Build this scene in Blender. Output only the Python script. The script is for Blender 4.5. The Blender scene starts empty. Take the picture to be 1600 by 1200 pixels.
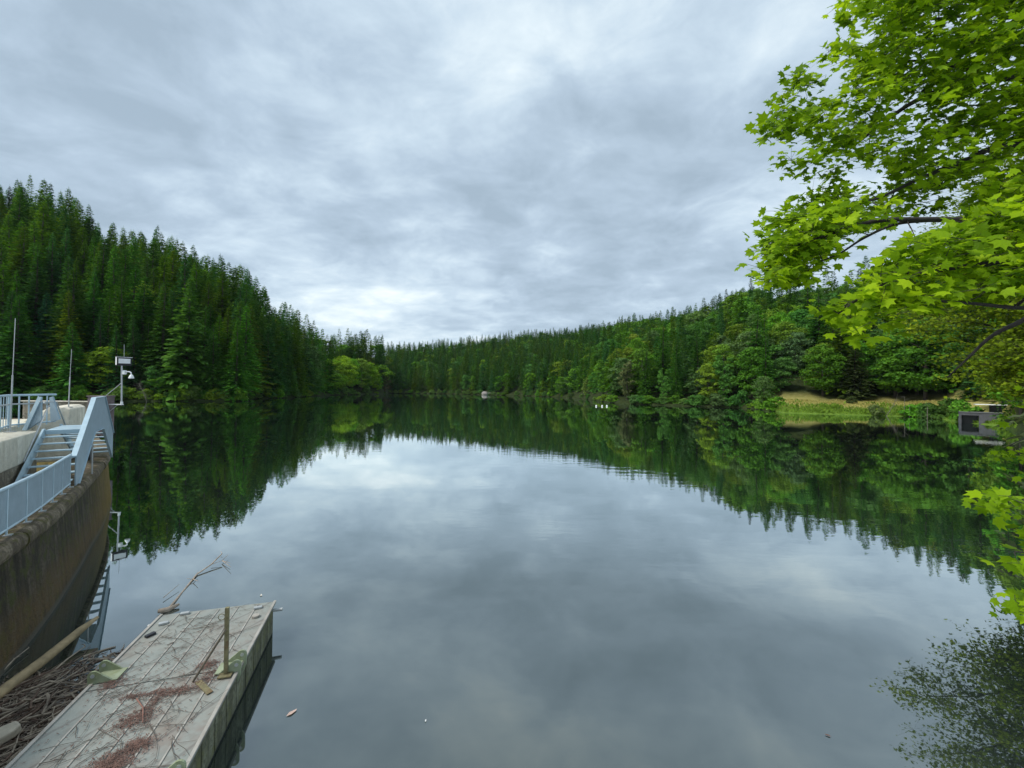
import bpy, math, random
import numpy as np
from mathutils import Vector
random.seed(7); RNG = np.random.default_rng(11)
S = bpy.context.scene
COL = S.collection
R = math.radians
HAZE = .00003

# ------------------------------------------------------------------ camera
CH, PITCH, ROLL, FPX = 5.6, R(.7), R(.7), 640.0
_r0 = np.array([1, 0, 0.]); _f = np.array([0, math.cos(PITCH), math.sin(PITCH)]); _u0 = np.array([0, -math.sin(PITCH), math.cos(PITCH)])
_r = math.cos(ROLL)*_r0 + math.sin(ROLL)*_u0; _u = -math.sin(ROLL)*_r0 + math.cos(ROLL)*_u0
CAMP = np.array([0, 0, CH])
def ray(x, y): return _f + _r*(x-800)/FPX + _u*(600-y)/FPX
def atz(x, y, z): d = ray(x, y); return CAMP + d*(z-CH)/d[2]        # survey helper: where a sight line meets a level
def aty(x, y, Y): d = ray(x, y); return CAMP + d*Y/d[1]             # ... or a distance
def proj(p):
    q = np.asarray(p)-CAMP; w = q@_f
    return 800+FPX*(q@_r)/w, 600-FPX*(q@_u)/w
cam = bpy.data.cameras.new('camera'); co = bpy.data.objects.new('camera', cam); COL.objects.link(co)
cam.sensor_width = 36; cam.lens = 36*FPX/1600; cam.clip_start = .05; cam.clip_end = 5000
from mathutils import Matrix
M = Matrix([[_r[i], _u[i], -_f[i], CAMP[i]] for i in range(3)] + [[0, 0, 0, 1]])
co.matrix_world = M; S.camera = co

# ------------------------------------------------------------------ node helpers
def nd(nt, t, **k):
    n = nt.nodes.new(t)
    for a, v in k.items():
        if a == 'inp':
            for kk, vv in v.items(): n.inputs[kk].default_value = vv
        else: setattr(n, a, v)
    return n
def mth(nt, op, a, b=None, clamp=False):
    n = nt.nodes.new('ShaderNodeMath'); n.operation = op; n.use_clamp = clamp
    for i, v in enumerate((a, b)):
        if v is None: continue
        if isinstance(v, (int, float)): n.inputs[i].default_value = v
        else: nt.links.new(v, n.inputs[i])
    return n.outputs[0]
def ramp(nt, src, stops, interp='LINEAR'):
    n = nt.nodes.new('ShaderNodeValToRGB'); cr = n.color_ramp; cr.interpolation = interp
    while len(cr.elements) < len(stops): cr.elements.new(.5)
    for e, (p, c) in zip(cr.elements, stops):
        e.position = p; e.color = (c, c, c, 1) if isinstance(c, (int, float)) else (*c, 1)
    nt.links.new(src, n.inputs[0]); return n.outputs[0]
def noise(nt, vec, scale, detail=4, rough=.55, dist=0.):
    n = nd(nt, 'ShaderNodeTexNoise', inp={'Scale': scale, 'Detail': detail, 'Roughness': rough, 'Distortion': dist})
    if vec is not None: nt.links.new(vec, n.inputs['Vector'])
    return n.outputs['Fac']
def mixc(nt, fac, a, b, mode='MIX'):
    n = nt.nodes.new('ShaderNodeMix'); n.data_type = 'RGBA'; n.blend_type = mode
    for k, v in ((0, fac), (6, a), (7, b)):
        if isinstance(v, (int, float)): n.inputs[k].default_value = v
        elif isinstance(v, tuple): n.inputs[k].default_value = (*v, 1) if len(v) == 3 else v
        else: nt.links.new(v, n.inputs[k])
    return n.outputs[2]
def scalev(nt, vec, s):
    n = nd(nt, 'ShaderNodeMapping'); n.inputs['Scale'].default_value = s; nt.links.new(vec, n.inputs[0]); return n.outputs[0]
def newmat(name):
    m = bpy.data.materials.new(name); m.use_nodes = True; nt = m.node_tree
    return m, nt, nt.nodes['Principled BSDF'], nt.nodes['Material Output']
def bump(nt, bs, h, strength=.3, dist=.02):
    b = nd(nt, 'ShaderNodeBump', inp={'Strength': strength, 'Distance': dist}); nt.links.new(h, b.inputs['Height']); nt.links.new(b.outputs[0], bs.inputs['Normal'])
def geo_pos(nt): return nt.nodes.new('ShaderNodeNewGeometry').outputs['Position']
def obj_co(nt): return nt.nodes.new('ShaderNodeTexCoord').outputs['Object']

def plain(name, col, rough=.6, var=.25, scale=6, metal=0., bmp=.15, spec=.5, dirt=None, dirt_amt=.5):
    m, nt, bs, out = newmat(name)
    co_ = obj_co(nt); n1 = noise(nt, co_, scale, 6)
    lo = tuple(c*(1-var) for c in col); hi = tuple(min(1, c*(1+var)) for c in col)
    c = ramp(nt, n1, [(.3, lo), (.7, hi)])
    if dirt:
        f = ramp(nt, noise(nt, co_, scale*.45, 7, .7), [(.5, 0.), (.68, dirt_amt)])
        c = mixc(nt, f, c, dirt)
    nt.links.new(c, bs.inputs['Base Color']); bs.inputs['Roughness'].default_value = rough; bs.inputs['Metallic'].default_value = metal
    bs.inputs['Specular IOR Level'].default_value = spec
    if bmp: bump(nt, bs, noise(nt, co_, scale*5, 5), bmp, .01)
    return m

# ------------------------------------------------------------------ world
w = bpy.data.worlds.new('World'); S.world = w; w.use_nodes = True; nt = w.node_tree; nt.nodes.clear()
SUN_EL, SUN_AZ = R(52), R(-112)     # azimuth from +Y towards +X
wo = nd(nt, 'ShaderNodeOutputWorld'); sky = nd(nt, 'ShaderNodeTexSky', sky_type='NISHITA'); sky.sun_disc = False
sky.sun_elevation = SUN_EL; sky.sun_rotation = SUN_AZ
b1 = nd(nt, 'ShaderNodeBackground', inp={'Strength': .07}); nt.links.new(sky.outputs[0], b1.inputs[0])
gen = nt.nodes.new('ShaderNodeTexCoord').outputs['Generated']
sx = nd(nt, 'ShaderNodeSeparateXYZ'); nt.links.new(gen, sx.inputs[0])
zc = mth(nt, 'ADD', mth(nt, 'MAXIMUM', sx.outputs[2], 0.), .20)
cx = nd(nt, 'ShaderNodeCombineXYZ'); nt.links.new(mth(nt, 'DIVIDE', sx.outputs[0], zc), cx.inputs[0]); nt.links.new(mth(nt, 'DIVIDE', sx.outputs[1], zc), cx.inputs[1])
mp = nd(nt, 'ShaderNodeMapping'); mp.inputs['Rotation'].default_value = (0, 0, R(14)); mp.inputs['Scale'].default_value = (.85, 1.0, 1); mp.inputs['Location'].default_value = (3.1, 1.7, 0)
nt.links.new(cx.outputs[0], mp.inputs[0]); pv = mp.outputs[0]
L1 = noise(nt, pv, .8, 3, .5); L2 = noise(nt, pv, 2.0, 8, .58, .35); L3 = noise(nt, pv, 5.2, 8, .60, .4)
v = mth(nt, 'ADD', mth(nt, 'ADD', mth(nt, 'MULTIPLY', L1, .32), mth(nt, 'MULTIPLY', L2, .42)), mth(nt, 'MULTIPLY', L3, .26))
v = mth(nt, 'ADD', mth(nt, 'MULTIPLY', mth(nt, 'SUBTRACT', v, .5), 2.05), .48)
def blob(px, py, wdeg, amp):
    global v
    d = ray(px, py); d = d/np.linalg.norm(d)
    n = nd(nt, 'ShaderNodeVectorMath', operation='DOT_PRODUCT'); nt.links.new(gen, n.inputs[0]); n.inputs[1].default_value = d
    mr = nd(nt, 'ShaderNodeMapRange', interpolation_type='SMOOTHSTEP'); mr.inputs[1].default_value = math.cos(R(wdeg)); mr.inputs[2].default_value = 1; mr.inputs[4].default_value = amp
    nt.links.new(n.outputs['Value'], mr.inputs[0]); v = mth(nt, 'ADD', v, mr.outputs[0])
for bb in [(1130, 60, 32, .085), (785, 200, 6, .05), (560, 430, 20, .05), (640, 500, 11, .02), (430, 450, 10, .05), (280, 240, 26, -.10), (860, 315, 17, -.15), (60, 230, 22, -.11),
           (1180, 330, 15, -.12), (60, 60, 20, .05), (450, 90, 13, .05), (1000, 430, 15, -.02), (560, 310, 10, -.06), (300, 390, 14, .04), (700, 30, 12, -.04)]: blob(*bb)
cc = ramp(nt, v, [(.24, (.29, .37, .445)), (.40, (.365, .455, .545)), (.54, (.465, .563, .648)), (.68, (.59, .68, .735)), (.86, (.80, .85, .87))])
b2 = nd(nt, 'ShaderNodeBackground', inp={'Strength': .60}); nt.links.new(cc, b2.inputs[0])
mx = nd(nt, 'ShaderNodeMixShader', inp={0: .93}); nt.links.new(b1.outputs[0], mx.inputs[1]); nt.links.new(b2.outputs[0], mx.inputs[2]); nt.links.new(mx.outputs[0], wo.inputs[0])
sl = bpy.data.lights.new('sun', 'SUN'); sl.energy = 1.5; sl.angle = R(14); sl.color = (1, .96, .9)
so = bpy.data.objects.new('sun', sl); COL.objects.link(so)
sd = Vector((math.cos(SUN_EL)*math.sin(SUN_AZ), math.cos(SUN_EL)*math.cos(SUN_AZ), math.sin(SUN_EL)))
so.rotation_euler = sd.to_track_quat('Z', 'Y').to_euler(); so.location = (0, 0, 60)
S.view_settings.view_transform = 'Standard'; S.view_settings.look = 'None'; S.view_settings.exposure = 1.22; S.view_settings.gamma = 1

# ------------------------------------------------------------------ mesh helpers
class MB:
    def __init__(s): s.v = []; s.f = []
    def add(s, vs, fs):
        o = len(s.v); s.v += [tuple(map(float, p)) for p in vs]; s.f += [tuple(i+o for i in f) for f in fs]; return s
    def box(s, c, size, rz=0., ax=None):
        hx, hy, hz = [q/2 for q in size]; ca, sa = math.cos(rz), math.sin(rz)
        vs = []
        for x, y, z in ((-1,-1,-1),(1,-1,-1),(1,1,-1),(-1,1,-1),(-1,-1,1),(1,-1,1),(1,1,1),(-1,1,1)):
            a, b = x*hx, y*hy; vs.append((c[0]+a*ca-b*sa, c[1]+a*sa+b*ca, c[2]+z*hz))
        return s.add(vs, [(3,2,1,0),(4,5,6,7),(0,1,5,4),(1,2,6,5),(2,3,7,6),(3,0,4,7)])
    def tube(s, pts, r0, r1=None, n=8, cap=True):
        pts = [np.asarray(p, float) for p in pts]; m = len(pts)
        rad = r0 if hasattr(r0, '__len__') else [r0+((r0 if r1 is None else r1)-r0)*i/(m-1) for i in range(m)]
        vs = []; prev = None
        for i, p in enumerate(pts):
            t = pts[min(i+1, m-1)]-pts[max(i-1, 0)]; t = t/(np.linalg.norm(t)+1e-9)
            if prev is None: prev = np.array([0, 0, 1.]) if abs(t[2]) < .9 else np.array([1., 0, 0])
            a = np.cross(t, prev); a /= np.linalg.norm(a)+1e-9; b = np.cross(a, t); prev = b
            for k in range(n):
                q = 2*math.pi*(k+.5)/n; vs.append(p+rad[i]*(math.cos(q)*a+math.sin(q)*b))
        fs = [(i*n+k, i*n+(k+1) % n, (i+1)*n+(k+1) % n, (i+1)*n+k) for i in range(m-1) for k in range(n)]
        if cap: fs += [tuple(range(n))[::-1], tuple((m-1)*n+k for k in range(n))]
        return s.add(vs, fs)
    def sweep(s, path, prof, closed=True):      # path of (x,y) ; prof of (outward offset, z)
        P = np.asarray(path, float); T = np.gradient(P, axis=0); T /= np.linalg.norm(T, axis=1)[:, None]
        N_ = np.stack([T[:, 1], -T[:, 0]], 1); n = len(prof); vs = []
        for i in range(len(P)):
            for (o, z) in prof: vs.append((P[i, 0]+N_[i, 0]*o, P[i, 1]+N_[i, 1]*o, z))
        fs = [(i*n+k, (i+1)*n+k, (i+1)*n+(k+1) % n, i*n+(k+1) % n) for i in range(len(P)-1) for k in range(n if closed else n-1)]
        if closed: fs += [tuple(range(n)), tuple((len(P)-1)*n+k for k in range(n))[::-1]]
        return s.add(vs, fs)
    def prism(s, poly, off):                    # planar polygon of 3D points, extruded by vector off
        n = len(poly); off = np.asarray(off, float)
        vs = list(poly)+[np.asarray(p)+off for p in poly]
        return s.add(vs, [tuple(range(n))[::-1], tuple(range(n, 2*n))]+[(k, (k+1) % n, n+(k+1) % n, n+k) for k in range(n)])
    def build(s, name, mat, parent=None, bevel=0., smooth=False, recalc=True):
        me = bpy.data.meshes.new(name); me.from_pydata(s.v, [], s.f)
        if recalc:
            import bmesh
            b = bmesh.new(); b.from_mesh(me); bmesh.ops.recalc_face_normals(b, faces=b.faces); b.to_mesh(me); b.free()
        me.materials.append(mat)
        if smooth: me.polygons.foreach_set('use_smooth', [True]*len(me.polygons))
        o = bpy.data.objects.new(name, me); COL.objects.link(o)
        if parent: o.parent = parent
        if bevel:
            bv = o.modifiers.new('bevel', 'BEVEL'); bv.width = bevel; bv.segments = 2; bv.limit_method = 'ANGLE'
        return o
def tag(o, label=None, cat=None, group=None, kind=None):
    if label: o['label'] = label
    if cat: o['category'] = cat
    if group: o['group'] = group
    if kind: o['kind'] = kind
    return o
def empty(name, loc=(0, 0, 0), rz=0., label=None, cat=None, group=None):
    o = bpy.data.objects.new(name, None); COL.objects.link(o); o.location = loc; o.rotation_euler = (0, 0, rz); o.empty_display_size = .2
    return tag(o, label, cat, group)
def quads_mesh(name, V, mats, midx=None, attrs=None, nper=4, faces=None):
    V = np.asarray(V, np.float32).reshape(-1, 3); n = len(V)//nper
    me = bpy.data.meshes.new(name)
    if faces is None: idx = np.arange(n*nper, dtype=np.int32); ls = np.arange(0, n*nper, nper, dtype=np.int32)
    else: idx, ls = faces; n = len(ls)
    me.vertices.add(len(V)); me.vertices.foreach_set('co', V.ravel()); me.loops.add(len(idx)); me.loops.foreach_set('vertex_index', idx)
    me.polygons.add(n); me.polygons.foreach_set('loop_start', ls)
    for m in mats: me.materials.append(m)
    if midx is not None: me.polygons.foreach_set('material_index', midx)
    for k, a in (attrs or {}).items():
        a = np.asarray(a, np.float32)
        if a.ndim == 1: me.attributes.new(k, 'FLOAT', 'FACE').data.foreach_set('value', a)
        else: me.attributes.new(k, 'FLOAT_COLOR', 'FACE').data.foreach_set('color', np.c_[a, np.ones(len(a))].astype(np.float32).ravel())
    me.update(calc_edges=True); return me
def link(name, me, parent=None):
    o = bpy.data.objects.new(name, me); COL.objects.link(o); o.parent = parent; return o

# ------------------------------------------------------------------ foliage materials
def foliage(name, src, trans=.32, rough=.6, colr=None):
    m, nt, bs, out = newmat(name)
    if src == 'object': c = nt.nodes.new('ShaderNodeObjectInfo').outputs['Color']
    elif src == 'attr': c = nd(nt, 'ShaderNodeAttribute', attribute_name='tint').outputs['Color']
    else: c = nd(nt, 'ShaderNodeRGB'); c.outputs[0].default_value = (*colr, 1); c = c.outputs[0]
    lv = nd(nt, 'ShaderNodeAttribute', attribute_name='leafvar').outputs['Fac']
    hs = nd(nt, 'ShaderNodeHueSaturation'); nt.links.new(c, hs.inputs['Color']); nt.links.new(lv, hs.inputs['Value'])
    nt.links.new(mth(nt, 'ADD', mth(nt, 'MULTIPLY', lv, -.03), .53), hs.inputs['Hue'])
    c = hs.outputs[0]; nt.links.new(c, bs.inputs['Base Color']); bs.inputs['Roughness'].default_value = rough; bs.inputs['Specular IOR Level'].default_value = .05
    tr = nd(nt, 'ShaderNodeBsdfTranslucent'); nt.links.new(mixc(nt, .5, c, mixc(nt, 1., c, (1.6, 1.5, .5), 'MULTIPLY')), tr.inputs[0])
    mx = nd(nt, 'ShaderNodeMixShader', inp={0: trans}); nt.links.new(bs.outputs[0], mx.inputs[1]); nt.links.new(tr.outputs[0], mx.inputs[2]); nt.links.new(mx.outputs[0], out.inputs[0])
    return m
M_FOL = foliage('foliage', 'object'); M_FST = foliage('foliage_mass', 'attr')
M_LEAF = foliage('maple_leaf', 'rgb', .5, .42, (.205, .345, .010))
M_BARK = plain('bark', (.055, .042, .032), .9, .5, 3, bmp=.6)
M_BARKD = plain('maple_bark', (.03, .024, .02), .9, .4, 8, bmp=.5)

# ------------------------------------------------------------------ tree generators (numpy)
def kite(c, ax, side, l, wd):      # arrays: centre-base, axis, side
    return np.stack([c, c+ax*(l*.45)[:, None]+side*(wd*.5)[:, None], c+ax*l[:, None], c+ax*(l*.45)[:, None]-side*(wd*.5)[:, None]], 1)
def spruce(seed, H=28., Rr=4.2, step=.5, nb=8, sp=.5, base=.03, size=1.):
    g = np.random.default_rng(seed); Q = []; V_ = []
    z = base*H; ph = 0
    while z < H*.975:
        k = z/H; n = max(5, int(nb*(1-k*.35))); ph += 2.4; wob = 1+.16*math.sin(z*1.3+seed)*(1-k)
        for i in range(n):
            L = (Rr*wob*(1-k)**.92*(.7+.5*g.random())+.12)*(1 if k > .1 else .85)
            a = ph+6.283*i/n+g.normal(0, .2); up = -.30+.8*k+g.normal(0, .1)
            m = max(2, int(L/sp)); t = (np.arange(m)+.3+g.random(m)*.5)/m
            zz = z+g.normal(0, .15)+L*(np.tan(up)*t-.26*t*t+.14*t**4)
            d = np.array([math.cos(a), math.sin(a), 0]); s = np.array([-d[1], d[0], 0])
            p = d*(L*t)[:, None]; p[:, 2] = zz
            for sg in (-1, 1):
                ang = sg*(.8-.5*t+g.normal(0, .15, m)); ax = d*np.cos(ang)[:, None]+s*np.sin(ang)[:, None]
                ax[:, 2] = up*.6-.35*t+g.normal(0, .15, m); ax /= np.linalg.norm(ax, axis=1)[:, None]
                up_ = np.array([0, 0, 1.])+g.normal(0, .4, (m, 3)); sd_ = np.cross(ax, up_); sd_ /= np.linalg.norm(sd_, axis=1)[:, None]
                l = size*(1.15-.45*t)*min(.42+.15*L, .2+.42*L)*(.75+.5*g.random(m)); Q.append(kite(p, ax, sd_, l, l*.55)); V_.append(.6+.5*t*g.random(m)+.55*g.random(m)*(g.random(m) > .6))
        z += step*(.8+.4*g.random())*(1-.45*k)
    m = 16; c = np.zeros((m, 3)); c[:, 2] = H*(.955+.045*np.linspace(0, 1, m)); a = g.random(m)*6.28
    ax = np.stack([np.cos(a)*.5, np.sin(a)*.5, np.full(m, .8)], 1); Q.append(kite(c, ax, np.cross(ax, [0, 0, 1.]), np.linspace(.5, .3, m), np.full(m, .12))); V_.append(np.full(m, .9))
    return np.concatenate(Q), np.concatenate(V_)
def broad(seed, H=20., a=5., nc=26, per=95, leaf=.62, base=.22, tall=1.):
    g = np.random.default_rng(seed); Q = []; V_ = []; cz = H*(1+base)/2; ch = H*(1-base)/2
    for i in range(nc):
        u = g.random()*2-1; th = g.random()*6.283; rr = .35+.62*g.random()
        prof = math.sqrt(max(0, 1-u*u))*(1 if u < 0 else (1-.25*u))
        c = np.array([a*rr*prof*1.1*math.cos(th), a*rr*prof*1.1*math.sin(th), cz+ch*u*.82])
        r = a*((.17 if nc > 60 else .28)+.22*g.random()**1.5); d = g.normal(0, 1, (per, 3)); d /= np.linalg.norm(d, axis=1)[:, None]; d[:, 2] = np.where(d[:, 2] < -.35, -d[:, 2], d[:, 2])
        p = c+d*np.array([1, 1, .62])*(r*(.7+.36*g.random(per)))[:, None]
        nrm = d+g.normal(0, .55, (per, 3))+np.array([0, 0, .35]); nrm /= np.linalg.norm(nrm, axis=1)[:, None]
        ax = np.cross(nrm, g.normal(0, 1, (per, 3))); ax /= np.linalg.norm(ax, axis=1)[:, None]
        l = leaf*(.7+.7*g.random(per)); Q.append(kite(p, ax, np.cross(nrm, ax), l, l*.8)); V_.append(.72+.45*g.random(per)+.12*g.normal(0, 1))
    return np.concatenate(Q), np.clip(np.concatenate(V_), .4, 1.5)
def trunk_mesh(H, r, limbs=0, seed=0):
    b = MB(); g = random.Random(seed); b.tube([(0, 0, -1.2), (g.uniform(-.1, .1), 0, H*.35), (g.uniform(-.15, .15), .1, H*.7), (0, 0, H)], [r*1.15, r*.8, r*.45, r*.08], n=7)
    for i in range(limbs):
        z = H*(.3+.45*i/limbs); a = i*2.4+g.random(); L = H*.2
        b.tube([(0, 0, z), (L*.5*math.cos(a), L*.5*math.sin(a), z+L*.45), (L*math.cos(a), L*math.sin(a), z+L*.75)], [r*.4, r*.25, r*.06], n=5)
    me = bpy.data.meshes.new('trunk'); me.from_pydata(b.v, [], b.f); me.materials.append(M_BARK); return me
SPR = []
for i, (H, Rr) in enumerate([(28, 4.3), (28, 5.0), (28, 3.6), (28, 4.6), (28, 5.4)]):
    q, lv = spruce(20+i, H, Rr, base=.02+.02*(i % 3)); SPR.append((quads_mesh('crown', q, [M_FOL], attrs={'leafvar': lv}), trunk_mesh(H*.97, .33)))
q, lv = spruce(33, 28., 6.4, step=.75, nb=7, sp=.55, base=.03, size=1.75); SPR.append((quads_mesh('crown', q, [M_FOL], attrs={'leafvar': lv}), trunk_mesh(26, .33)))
BRD = []
for i, (H, a, nc, bs_) in enumerate([(20, 5.6, 95, .02), (20, 4.5, 80, .02), (20, 6.6, 110, .05), (20, 3.6, 70, .0)]):
    q, lv = broad(40+i, H, a, nc, 62, .56, bs_); BRD.append((quads_mesh('crown', q, [M_FOL], attrs={'leafvar': lv}), trunk_mesh(H*.85, .3, 6, i)))
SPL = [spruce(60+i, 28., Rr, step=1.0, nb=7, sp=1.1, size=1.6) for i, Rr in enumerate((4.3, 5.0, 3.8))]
BRL = [broad(70+i, 20., a, 24, 38, 1.05, .03) for i, a in enumerate((5.0, 4.2, 6.0))]

# ------------------------------------------------------------------ terrain
SH = [(-3.2, 18), (-2.6, 26), (-2.0, 60), (-1.5, 125), (-1.25, 128), (-.9375, 135), (-.656, 147), (-.63, 176), (-.547, 196), (-.4375, 274), (-.315, 338), (-.30, 392), (-.156, 403), (-.0625, 371), (.031, 344), (.125, 294),
      (.1875, 244), (.235, 188), (.25, 177), (.3125, 165), (.4375, 151), (.5625, 144), (.61, 130), (.664, 112), (.8125, 106), (.969, 101), (1.0625, 90), (1.094, 82), (1.1875, 75), (1.25, 57), (1.36, 30), (1.5, 13), (1.7, 6.2), (2.2, 3.6), (3.2, 2.4)]
SK = [(-400, 300), (0, 308), (20, 296), (60, 312), (100, 333), (130, 355), (190, 385), (260, 392), (320, 415), (360, 445), (410, 465), (440, 485), (480, 508), (520, 527), (560, 523), (600, 532), (640, 535), (700, 528), (760, 523), (820, 515), (880, 512),
      (940, 505), (1000, 498), (1040, 493), (1080, 482), (1120, 467), (1150, 450), (1175, 438), (1210, 438), (1300, 428), (1400, 402), (1450, 384), (1550, 360), (1600, 350), (2000, 335)]
DD = [(-3.2, 110), (-1.2, 105), (-.6, 115), (-.45, 100), (-.33, 60), (-.29, 230), (-.1, 260), (.1, 330), (.25, 360), (.42, 300), (.56, 150), (.7, 125), (1.0, 130), (1.2, 110), (1.4, 60), (3.2, 30)]
itp = lambda T, x: np.interp(x, [a for a, _ in T], [b for _, b in T])
def shore(u): return itp(SH, u)
def ground(X, Y):
    X = np.asarray(X, float); Y = np.maximum(np.asarray(Y, float), .05); u = X/Y; Ys = shore(u); D = itp(DD, u)
    px = 800+640*u; hor = 607.8+(px-800)*.0122; tanv = (hor-itp(SK, px))/640
    G = np.maximum(tanv*(Ys+D)+5.6-np.where(u < -.35, 29, 25), 6.); G = np.where(u > 1.3, np.minimum(G, 14), G)
    dY = Y-Ys; t = np.clip((dY-3)/(D-3), 0, 1.0); e = t*1.18-.18*t*t*t
    gr = np.clip((u-.56)/.12, 0, 1)*np.clip((1.24-u)/.06, 0, 1); gr = gr*gr*(3-2*gr)           # the mown bank on the right
    hill = .5+np.clip(dY, 0, 3)*.25+(G-1.25)*e
    bank = np.where(dY < 20, 3.6*(1-np.exp(-np.clip(dY, 0, 50)/9))+.1, 3.3+(G-3.3)*np.clip((dY-20)/(D-20), 0, 1))
    h = hill*(1-gr)+bank*gr
    h = np.where(dY > D, h-(dY-D)*.12, h)
    wob = 1.2*np.sin(X*.09+1)*np.sin(Y*.11)+.7*np.sin(X*.23+Y*.17); h = h+wob*np.clip((dY-6)/30, 0, 1)
    return np.where(dY < 0, np.maximum(dY*.5, -4.)+.05, h)
us = np.unique(np.concatenate([np.linspace(-3.2, 3.2, 260), np.linspace(.6, 1.3, 90), np.linspace(-.34, -.28, 20)]))
tq = np.concatenate([[-30, -8, -3, -1, -.3, 0, .4, 1, 2, 3, 4.5, 6, 8, 10, 13, 16, 20], np.linspace(26, 400, 46)])
TV = []; 
for u in us:
    Ys = shore(u); yy = np.maximum(Ys+tq, .4+np.arange(len(tq))*.01); X = yy*u; TV.append(np.stack([X, yy, ground(X, yy)], 1))
TV = np.array(TV); nu, nq = TV.shape[:2]; ii = np.arange(nu*nq).reshape(nu, nq)
fc = np.stack([ii[:-1, :-1], ii[1:, :-1], ii[1:, 1:], ii[:-1, 1:]], -1).reshape(-1, 4).astype(np.int32)
m, nt, bs, out = newmat('ground'); p = geo_pos(nt)
n1 = noise(nt, p, .16, 6, .65); n2 = noise(nt, p, .9, 5)
grass = ramp(nt, n2, [(.3, (.08, .15, .018)), (.7, (.14, .22, .03))]); hay = ramp(nt, n2, [(.3, (.26, .25, .065)), (.7, (.38, .335, .12))])
sp_ = nd(nt, 'ShaderNodeSeparateXYZ'); nt.links.new(p, sp_.inputs[0])
hz = mth(nt, 'ADD', sp_.outputs[2], mth(nt, 'MULTIPLY', mth(nt, 'SUBTRACT', n1, .5), 2.4))
c = mixc(nt, ramp(nt, mth(nt, 'MULTIPLY', hz, .25), [(.34, 0.), (.46, 1.)]), grass, hay)       # the upper bank is mown dry
floor_ = ramp(nt, n2, [(.3, (.014, .022, .007)), (.7, (.035, .048, .014))])
mk = nd(nt, 'ShaderNodeAttribute', attribute_name='meadow').outputs['Fac']
c = mixc(nt, mk, floor_, c); nt.links.new(c, bs.inputs['Base Color']); bs.inputs['Roughness'].default_value = .95; bs.inputs['Specular IOR Level'].default_value = .1
bump(nt, bs, noise(nt, p, 3., 6), .8, .25)
me = quads_mesh('terrain', TV.reshape(-1, 3), [m], faces=(fc.ravel(), np.arange(0, fc.size, 4, dtype=np.int32)))
pt = TV.reshape(-1, 3); uu = pt[:, 0]/pt[:, 1]; dyc = pt[:, 1]-shore(uu)
med = np.clip((uu-.615)/.05, 0, 1)*np.clip((1.24-uu)/.05, 0, 1)*np.clip((24+2*np.sin(pt[:, 0]*.3)-dyc)/4, 0, 1)
me.attributes.new('meadow', 'FLOAT', 'POINT').data.foreach_set('value', med.astype(np.float32))
me.polygons.foreach_set('use_smooth', [True]*len(me.polygons))
tag(link('terrain', me), kind='structure')

# water
m, nt, bs, out = newmat('water'); p = geo_pos(nt)
lw = nd(nt, 'ShaderNodeLayerWeight', inp={'Blend': .5})
gl = nd(nt, 'ShaderNodeBsdfGlossy', inp={'Roughness': .012, 'Color': (.90, .96, .96, 1)})
df = nd(nt, 'ShaderNodeBsdfDiffuse', inp={'Color': (.022, .030, .026, 1)})
fac = ramp(nt, lw.outputs['Facing'], [(0, .07), (.318, .19), (.426, .27), (.577, .37), (.70, .64), (.826, .88), (.93, .94), (1, .99)])
patch = ramp(nt, noise(nt, scalev(nt, p, (.02, .05, 1)), 1., 3), [(.45, .15), (.62, 1.)])
wv = noise(nt, scalev(nt, p, (.5, 1.3, 1)), 1.1, 3, .5)
bmp_ = nd(nt, 'ShaderNodeBump', inp={'Distance': .012}); nt.links.new(mth(nt, 'MULTIPLY', patch, .55), bmp_.inputs['Strength']); nt.links.new(wv, bmp_.inputs['Height'])
nt.links.new(bmp_.outputs[0], gl.inputs['Normal'])
mx = nd(nt, 'ShaderNodeMixShader'); nt.links.new(fac, mx.inputs[0]); nt.links.new(df.outputs[0], mx.inputs[1]); nt.links.new(gl.outputs[0], mx.inputs[2]); nt.links.new(mx.outputs[0], out.inputs[0])
wb = MB(); wb.add([(-500, -15, 0), (500, -15, 0), (500, 520, 0), (-500, 520, 0)], [(0, 1, 2, 3)]); tag(wb.build('water', m), kind='structure')

# ------------------------------------------------------------------ forest
C_SPR = [(.056, .158, .016), (.076, .172, .012), (.046, .145, .036), (.088, .165, .010), (.044, .125, .016)]
C_BRD = [(.090, .220, .020), (.115, .260, .022), (.070, .190, .034), (.150, .250, .022), (.100, .195, .050)]
def vary(c, g, s=.16): k = 1+g.normal(0, s); return tuple(max(.004, x*k*(1+g.normal(0, .07))) for x in c)
g = np.random.default_rng(5); cand = []
def scatter(u0, u1, dmax, sp, pb, hs, hb):
    Ymin, Ymax = 40, 720
    ys = np.arange(Ymin, Ymax, sp)
    for y in ys:
        for x in np.arange(u0*y, u1*y, sp):
            X = x+g.uniform(-.45, .45)*sp; Y = y+g.uniform(-.45, .45)*sp; u = X/Y
            if u < u0 or u > u1: continue
            d = Y-shore(u)
            if d < 2.2 or d > min(dmax, itp(DD, u)+25): continue
            if .625 < u < 1.125 and d < 21+2*math.sin(X*.3): continue
            if -.34 < u < -.285 and d < 8: pass
            front = d < 9
            kb = pb+(.25 if front and u > .2 else 0)+(.5 if -.45 < u < -.31 and d < 30 else 0)
            b = g.random() < kb
            H = (hb if b else hs)*float(np.clip(1+g.normal(0, .19), .5, 1.3))*(.8 if front else 1.)
            cand.append(dict(x=X, y=Y, b=b, H=H, u=u, d=d))
scatter(-1.42, -.62, 140, 6.4, .09, 34, 22)
scatter(-.62, -.31, 130, 6.5, .17, 29, 19)
scatter(-.31, .22, 400, 7.0, .14, 21, 16)
scatter(.22, .55, 420, 8.0, .42, 23, 18)
scatter(.55, 1.30, 190, 6.6, .50, 25, 19)
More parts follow.
